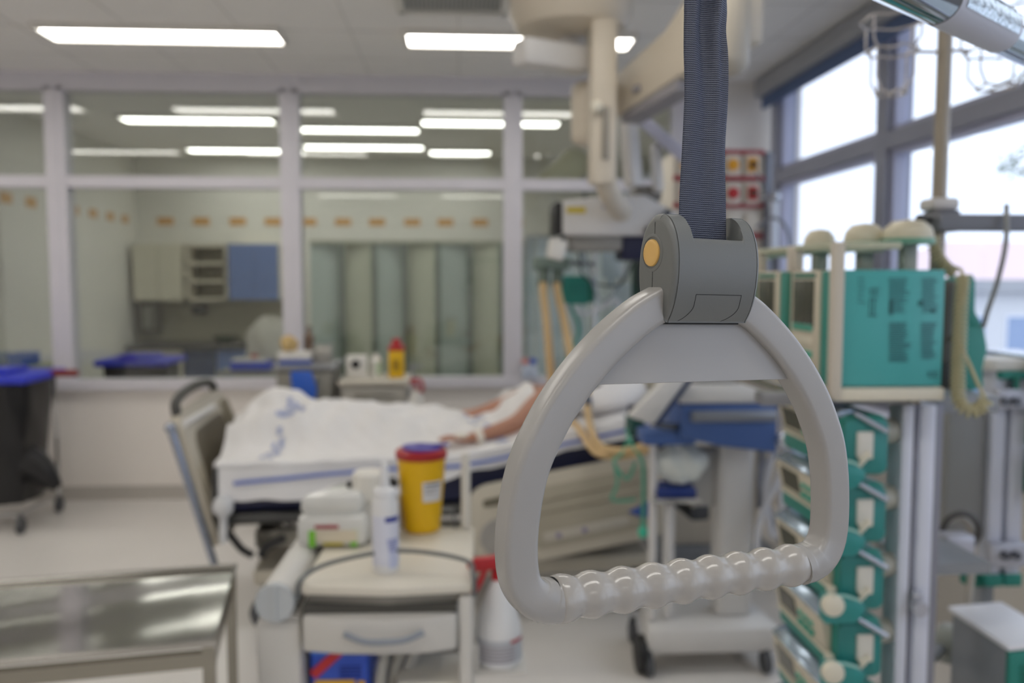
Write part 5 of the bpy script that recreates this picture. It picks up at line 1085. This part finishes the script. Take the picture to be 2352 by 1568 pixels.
def coil(pts,rad_,wr,turns,name,mat,par):
    p_=cr(pts,12); L=[0]; 
    for i in range(1,len(p_)): L.append(L[-1]+(p_[i]-p_[i-1]).length)
    out=[]; N_=turns*12; j=0
    for k in range(N_+1):
        s=L[-1]*k/N_
        while j<len(L)-2 and L[j+1]<s: j+=1
        f=(s-L[j])/max(1e-9,L[j+1]-L[j]); c=p_[j].lerp(p_[j+1],f); tg=(p_[j+1]-p_[j]).normalized(); n=tg.cross(V((0,1,0))).normalized(); b_=tg.cross(n); a=2*PI*k/12
        out.append(c+n*rad_*math.cos(a)+b_*rad_*math.sin(a))
    return MB().tube(out,wr,6,sm=0).build(name,mat,par)
cbm=P('coil_cream','#b7b08c',.4)
pts=[at(px,py,Y) for px,py,Y in ((2212,632,1.60),(2206,700,1.60),(2203,790,1.59),(2200,870,1.58),(2204,922,1.57),(2228,945,1.56),(2258,932,1.56),(2264,918,1.56))]
t=T('coiled_cable','cream coiled cable hanging in a hook shape beside the teal pump cover','cable',pts[4]); coil(pts,.0112,.0033,33,'coil',cbm,t)
MB().tube([pts[-1],at(2250,890,1.57),at(2226,835,1.58),at(2205,790,1.60),at(2190,775,1.63)],.0036,8).build('straight_lead',cbm,t); MB().tube([pts[0],at(2205,618,1.62),at(2185,612,1.68)],.0036,8).build('top_lead',cbm,t)
pts=[at(px,py,1.80) for px,py in ((2143,545),(2150,580),(2170,610),(2192,628))]; t=T('short_coiled_cable','short cream coiled cable around the foot of the drip pole','cable',pts[-1]); coil(pts,.011,.0032,12,'coil',P('coil_dark_cream','#b3ac88',.4),t)
tag(MB().tube([at(2312,470,1.785),at(2310,560,1.76),at(2290,650,1.78),at(2268,715,1.8),at(2258,750,1.82)],.0055,8).build('signal_cable',P('cable_warm_grey','#8c8d8c',.45)),'grey cable draped over the horizontal equipment bar','cable')
# ---------------------------------------------------------------- stacked syringe pumps
snames=['topmost','second from the top','third from the top','fourth from the top','fifth from the top','lowest']
for i in range(6):
    y0=955+155*i; zt_=zz(y0); zb_=zz(y0+138); t=T('syringe_pump',snames[i]+' teal syringe pump in the stack beside the twin rails','pump',(.76,1.75,zb_),group='stacked syringe pumps')
    MB().bb(0.7400,0.8330,1.60,1.90,zb_,zt_,.012,3).build('body',teal,t)
    MB().prism(rrect(.044,.053,.012,4),.01,Matrix(((1,0,0,0.7875),(0,0,1,1.594),(0,1,0,(zt_+zb_)/2),(0,0,0,1))),bev=.003).build('end_plate',P('end_teal','#2f8380',.4),t)
    fm_=MB().hull([(0.7310,1.62,zb_+.048),(0.7310,1.88,zb_+.048),(0.7180,1.88,zt_-.010),(0.7180,1.62,zt_-.010)],(.02,0,0),.003).build('front_bezel',P('bezel_cream','#c9c1ae',.45),t)
    MB().hull([(0.7275,1.76,zb_+.058),(0.7275,1.855,zb_+.058),(0.7175,1.855,zt_-.018),(0.7175,1.76,zt_-.018)],(.004,0,0)).build('display',screen,fm_)
    m=MB()
    for q in range(3):
        for r in range(2): m.box((0.7235,1.735-.028*q,zb_+.064+.02*r),(.008,.018,.011),0,.002)
    m.build('key_row',P('key_teal','#4aa48f',.4),fm_)
    MB().hull([(0.7290,1.62,zb_+.040),(0.7290,1.88,zb_+.040),(0.7270,1.88,zb_+.047),(0.7270,1.62,zb_+.047)],(.006,0,0),.001).build('lower_trim',cream,fm_)
    MB().hull([(0.7180,1.61,zt_-.006),(0.7180,1.89,zt_-.006),(0.7430,1.89,zt_+.010),(0.7430,1.61,zt_+.010)],(.03,0,0),.003).build('syringe_guard',P('guard_silver','#aebfd0',.18,.7),t)
    a=at(1968,y0+36,1.593); b=at(2004,y0+92,1.593); MB().bb(a.x,b.x,1.589,1.596,b.z,a.z,.002).build('end_label',P('label_cream','#d6d3ca',.5),t)
    a=at(1972,y0+92,1.59); MB().cyl((a.x+.005,1.588,a.z-.012),(a.x+.02,1.588,a.z+.006),.006).box((a.x+.012,1.588,a.z-.002),(.03,.008,.006),0,.002).tube([(a.x+.008,1.588,a.z-.005),(a.x,1.586,a.z-.02),(a.x-.012,1.586,a.z-.028)],.004,6).build('plunger_lever',cream,t)
    a=at(1935,y0+135,1.56); dh=MB().prism([(a.x-.035,a.z-.028),(a.x+.025,a.z-.028),(a.x+.045,a.z-.008),(a.x+.045,a.z+.008),(a.x+.02,a.z+.022),(a.x-.035,a.z+.028)],.035,Matrix(((1,0,0,0),(0,0,1,1.555),(0,1,0,0),(0,0,0,1))),bev=.006).build('drive_head',P('drive_teal','#2f8b88',.4),t)
    MB().tube([(a.x-.034,1.556,a.z+.031),(a.x+.0,1.556,a.z+.029),(a.x+.028,1.556,a.z+.021)],.0025,6).build('head_trim',P('trim_aqua','#a5d3c8',.35),dh)
    a=at(1916,y0+127,1.545); MB().lathe([(.021,-.006),(.022,.004),(.02,.010),(.014,.013),(0,.014)],(a.x,1.553,a.z),Matrix.Rotation(PI/2,4,'X'),28).build('release_knob',P('knob_ivory','#dcd6c4',.35),dh)
    MB().cyl(at(1958,y0-8,1.60)+V((0,-.01,0)),at(2026,y0+32,1.60)+V((0,-.02,0)),.0052,n=12).build('drive_rod',P('rod_silver','#a9adb6',.25,.7),t)
    a=at(2055,y0+40,1.66); MB().cyl((.835,1.69,a.z),(r0.x-.001,1.69,a.z),.034,.024,n=28).build('rail_clamp',P('clamp_taupe','#a8a599',.45),t)
    MB().bb(0.7280,0.7400,1.60,1.625,zb_+.0,zb_+.05,.003).build('corner_piece',cream,t)
# ---------------------------------------------------------------- second rack further back
YR=2.2
def xr(px): return at(px,1000,YR).x
zr=lambda py:at(2280,py,YR).z
rk=T('pump_rack','second grey pump rack with lavender rails and teal end caps by the window','rack',(xr(2300),YR+.06,0))
MB().bb(xr(2178),xr(2264),YR,YR+.03,zr(1240),zr(925),.004).build('back_plate',P('plate_grey','#8d8c8a',.45),rk)
for a,b in ((2268,2300),(2311,2345)):
    MB().bb(xr(a),xr(b),YR-.02,YR+.04,zr(1318),zr(850),.004).build('rail_profile',railm,rk); MB().bb(xr(a)-.004,xr(b)+.004,YR-.026,YR+.046,zr(1340),zr(1312),.003).build('end_cap',teal,rk)
MB().bb(xr(2300),xr(2311),YR,YR+.03,zr(1310),zr(880)).build('rail_slot',MATS['slot_grey'],rk)
MB().bb(xr(2236),xr(2268),YR-.01,YR+.04,zr(1345),zr(1322),.003).build('end_cap',tealD,rk)
for pa,pb in ((888,934),(1236,1290)):
    MB().bb(xr(2262),xr(2345),YR-.05,YR-.02,zr(pb),zr(pa),.006).build('rail_joint',P('joint_lavender','#c0c1cc',.35,.2),rk)
    for px in (2305,2330): c=at(px,(pa+pb)/2+10,YR-.05); MB().cyl(c,c+V((0,-.014,0)),.011).build('joint_knob',P('knob_dark','#55575f',.4),rk)
MB().bb(xr(2310)-.02,xr(2310)+.02,YR+.05,YR+.09,.06,zr(860),.004).build('post',grey,rk); MB().box((xr(2310),YR+.07,.03),(.5,.5,.06),0,.02).build('base',dgrey,rk)
MB().bb(xr(2190),xr(2262),YR+.03,YR+.06,zr(1200),zr(960)).build('plate_rib',P('rib_grey','#7b7a79',.5),rk)
a=zr(868); dv=T('rack_monitor','white domed device with teal band on top of the second rack','monitor',(xr(2312),YR+.03,a)); MB().bb(xr(2272),xr(2352)+.05,YR-.04,YR+.1,a,a+.022,.008).build('teal_band',teal,dv); MB().prism(rrect(.085,.06,.03,5),.03,Matrix.Translation((xr(2316),YR+.03,a+.022)),bev=.014).build('dome',white,dv); MB().bb(xr(2300),xr(2312),YR-.045,YR-.038,a-.03,a+.01).build('clip',tealD,dv)
for i in range(3):
    z=1.26-.13*i; t=T('syringe_pump',['topmost','middle','lowest'][i]+' pump of the second rack, cut off by the right edge of the photo','pump',(xr(2352)+.1,YR+.1,z)); MB().bb(xr(2352)-.004,xr(2352)+.12,YR-.1,YR+.2,z,z+.11,.012).build('body',tealD,t); MB().bb(xr(2352)-.010,xr(2352)+.1,YR-.1,YR+.2,z+.085,z+.115,.004).build('syringe_guard',MATS['guard_silver'],t)
# beige supply tube
p_=[at(px,py,1.95) for px,py in ((2180,1195),(2212,1192),(2236,1235),(2232,1310),(2222,1400),(2214,1500),(2208,1600))]+[V((1.15,1.95,.35)),V((1.15,2.05,.05))]
tag(MB().tube(p_,.0085,10).build('supply_tube',P('tube_beige','#b3aca1',.4)),'beige tube arching from the twin rails down past the white device','tube')
c=at(2195,1245,1.9); t=T('rail_clamp_unit','lavender clamp block with a dark ring on the right of the twin rails','clamp',c); MB().box(c,(.07,.05,.045),0,.008).build('block',P('joint_lavender','#c0c1cc',.35,.2),t); MB().tube([c+V((.03+.045*math.cos(2*PI*k/12),.03,.015+.045*math.sin(2*PI*k/12))) for k in range(12)],.008,8,closed=True,sm=2).build('ring',P('ring_dark','#4d4a47',.5),t); MB().bb(r3.x+.005,c.x-.03,1.72,1.9,c.z-.012,c.z+.012).build('arm',grey,t)
# white device at the lower right corner on its own small trolley
dz=.80; dA=onz(2178,1390,dz); dB=onz(2318,1484,dz); dD=onz(2272,1382,dz); dC=dB+(dD-dA)
cen=(dA+dC)/2; ex=(dD-dA).normalized(); ey=(dA-dB).normalized(); dq=lambda k0,k1,o=0:[(p.x,p.y) for p in (dB+ex*k0+ey*o,dB+ex*k1+ey*o,dA+ex*k1-ey*o,dA+ex*k0-ey*o)]
dw=(dD-dA).length
t=T('device_stand','low grey stand under the white and teal device at the lower right','stand',(cen.x,cen.y,0)); MB().prism(dq(-.01,dw+.06),.03,Matrix.Translation((0,0,.50)),bev=.006).build('top_plate',grey,t); MB().cyl((cen.x,cen.y,.05),(cen.x,cen.y,.50),.03).build('post',grey,t); MB().box((cen.x,cen.y,.03),(.24,.24,.06),0,.02).build('base',dgrey,t)
t=T('medical_device','white-topped device with vented teal front in the lower right corner','device',(cen.x,cen.y,.53)); MB().prism(dq(.002,dw+.03,.012),dz-.012-.53,Matrix.Translation((0,0,.53)),bev=.008).build('case',P('device_grey','#8b8f96',.45),t); MB().prism(dq(-.002,dw+.034),.012,Matrix.Translation((0,0,dz-.012)),bev=.004).build('top_cover',P('device_lavender_white','#eeeff5',.35),t)
FMx=Matrix.Translation(V((dB.x,dB.y,0)))@Matrix((( ex.x,0,ey.x,0),(ex.y,0,ey.y,0),(0,1,0,0),(0,0,0,1)))
fp=MB().prism([(.003,.535),(dw+.028,.535),(dw+.028,dz-.014),(.003,dz-.014)],.014,FMx,bev=.003).build('front_panel',teal,t); m=MB()
for k in range(9): m.prism([(.03,dz-.052-.014*k),(dw+.015,dz-.052-.014*k),(dw+.015,dz-.046-.014*k),(.03,dz-.046-.014*k)],.006,FMx@Matrix.Translation((0,0,-.003)))
m.build('vent_slats',tealD,fp)
c=at(2210,1490,2.0); t=T('round_dial_unit','round grey-green dial unit half hidden left of the white device','dial',c-V((0,0,.05))); MB().cyl(c+V((-.03,.05,0)),c+V((.03,-.02,0)),.05,n=28,bev=.01).build('drum',P('drum_grey','#a3a69f',.4),t); MB().cyl(c+V((.028,-.018,0)),c+V((.045,-.038,0)),.046,n=28).build('rim',P('rim_teal','#3f8f82',.45),t); MB().cyl(c+V((-.02,.04,0)),V((r3.x+.02,1.80,c.z)),.014).build('arm',grey,t)
# ---------------------------------------------------------------- render look
vs=sc.view_settings; sc.display_settings.display_device='sRGB'
vs.view_transform='Standard'; vs.look='None'; vs.exposure=EXPO; vs.gamma=1; vs.use_curve_mapping=False
sc.cycles.use_denoising=True; sc.cycles.max_bounces=8; sc.cycles.transparent_max_bounces=24; sc.cycles.diffuse_bounces=5; sc.cycles.glossy_bounces=5
sc.cycles.caustics_reflective=False; sc.cycles.caustics_refractive=False; sc.cycles.sample_clamp_indirect=6
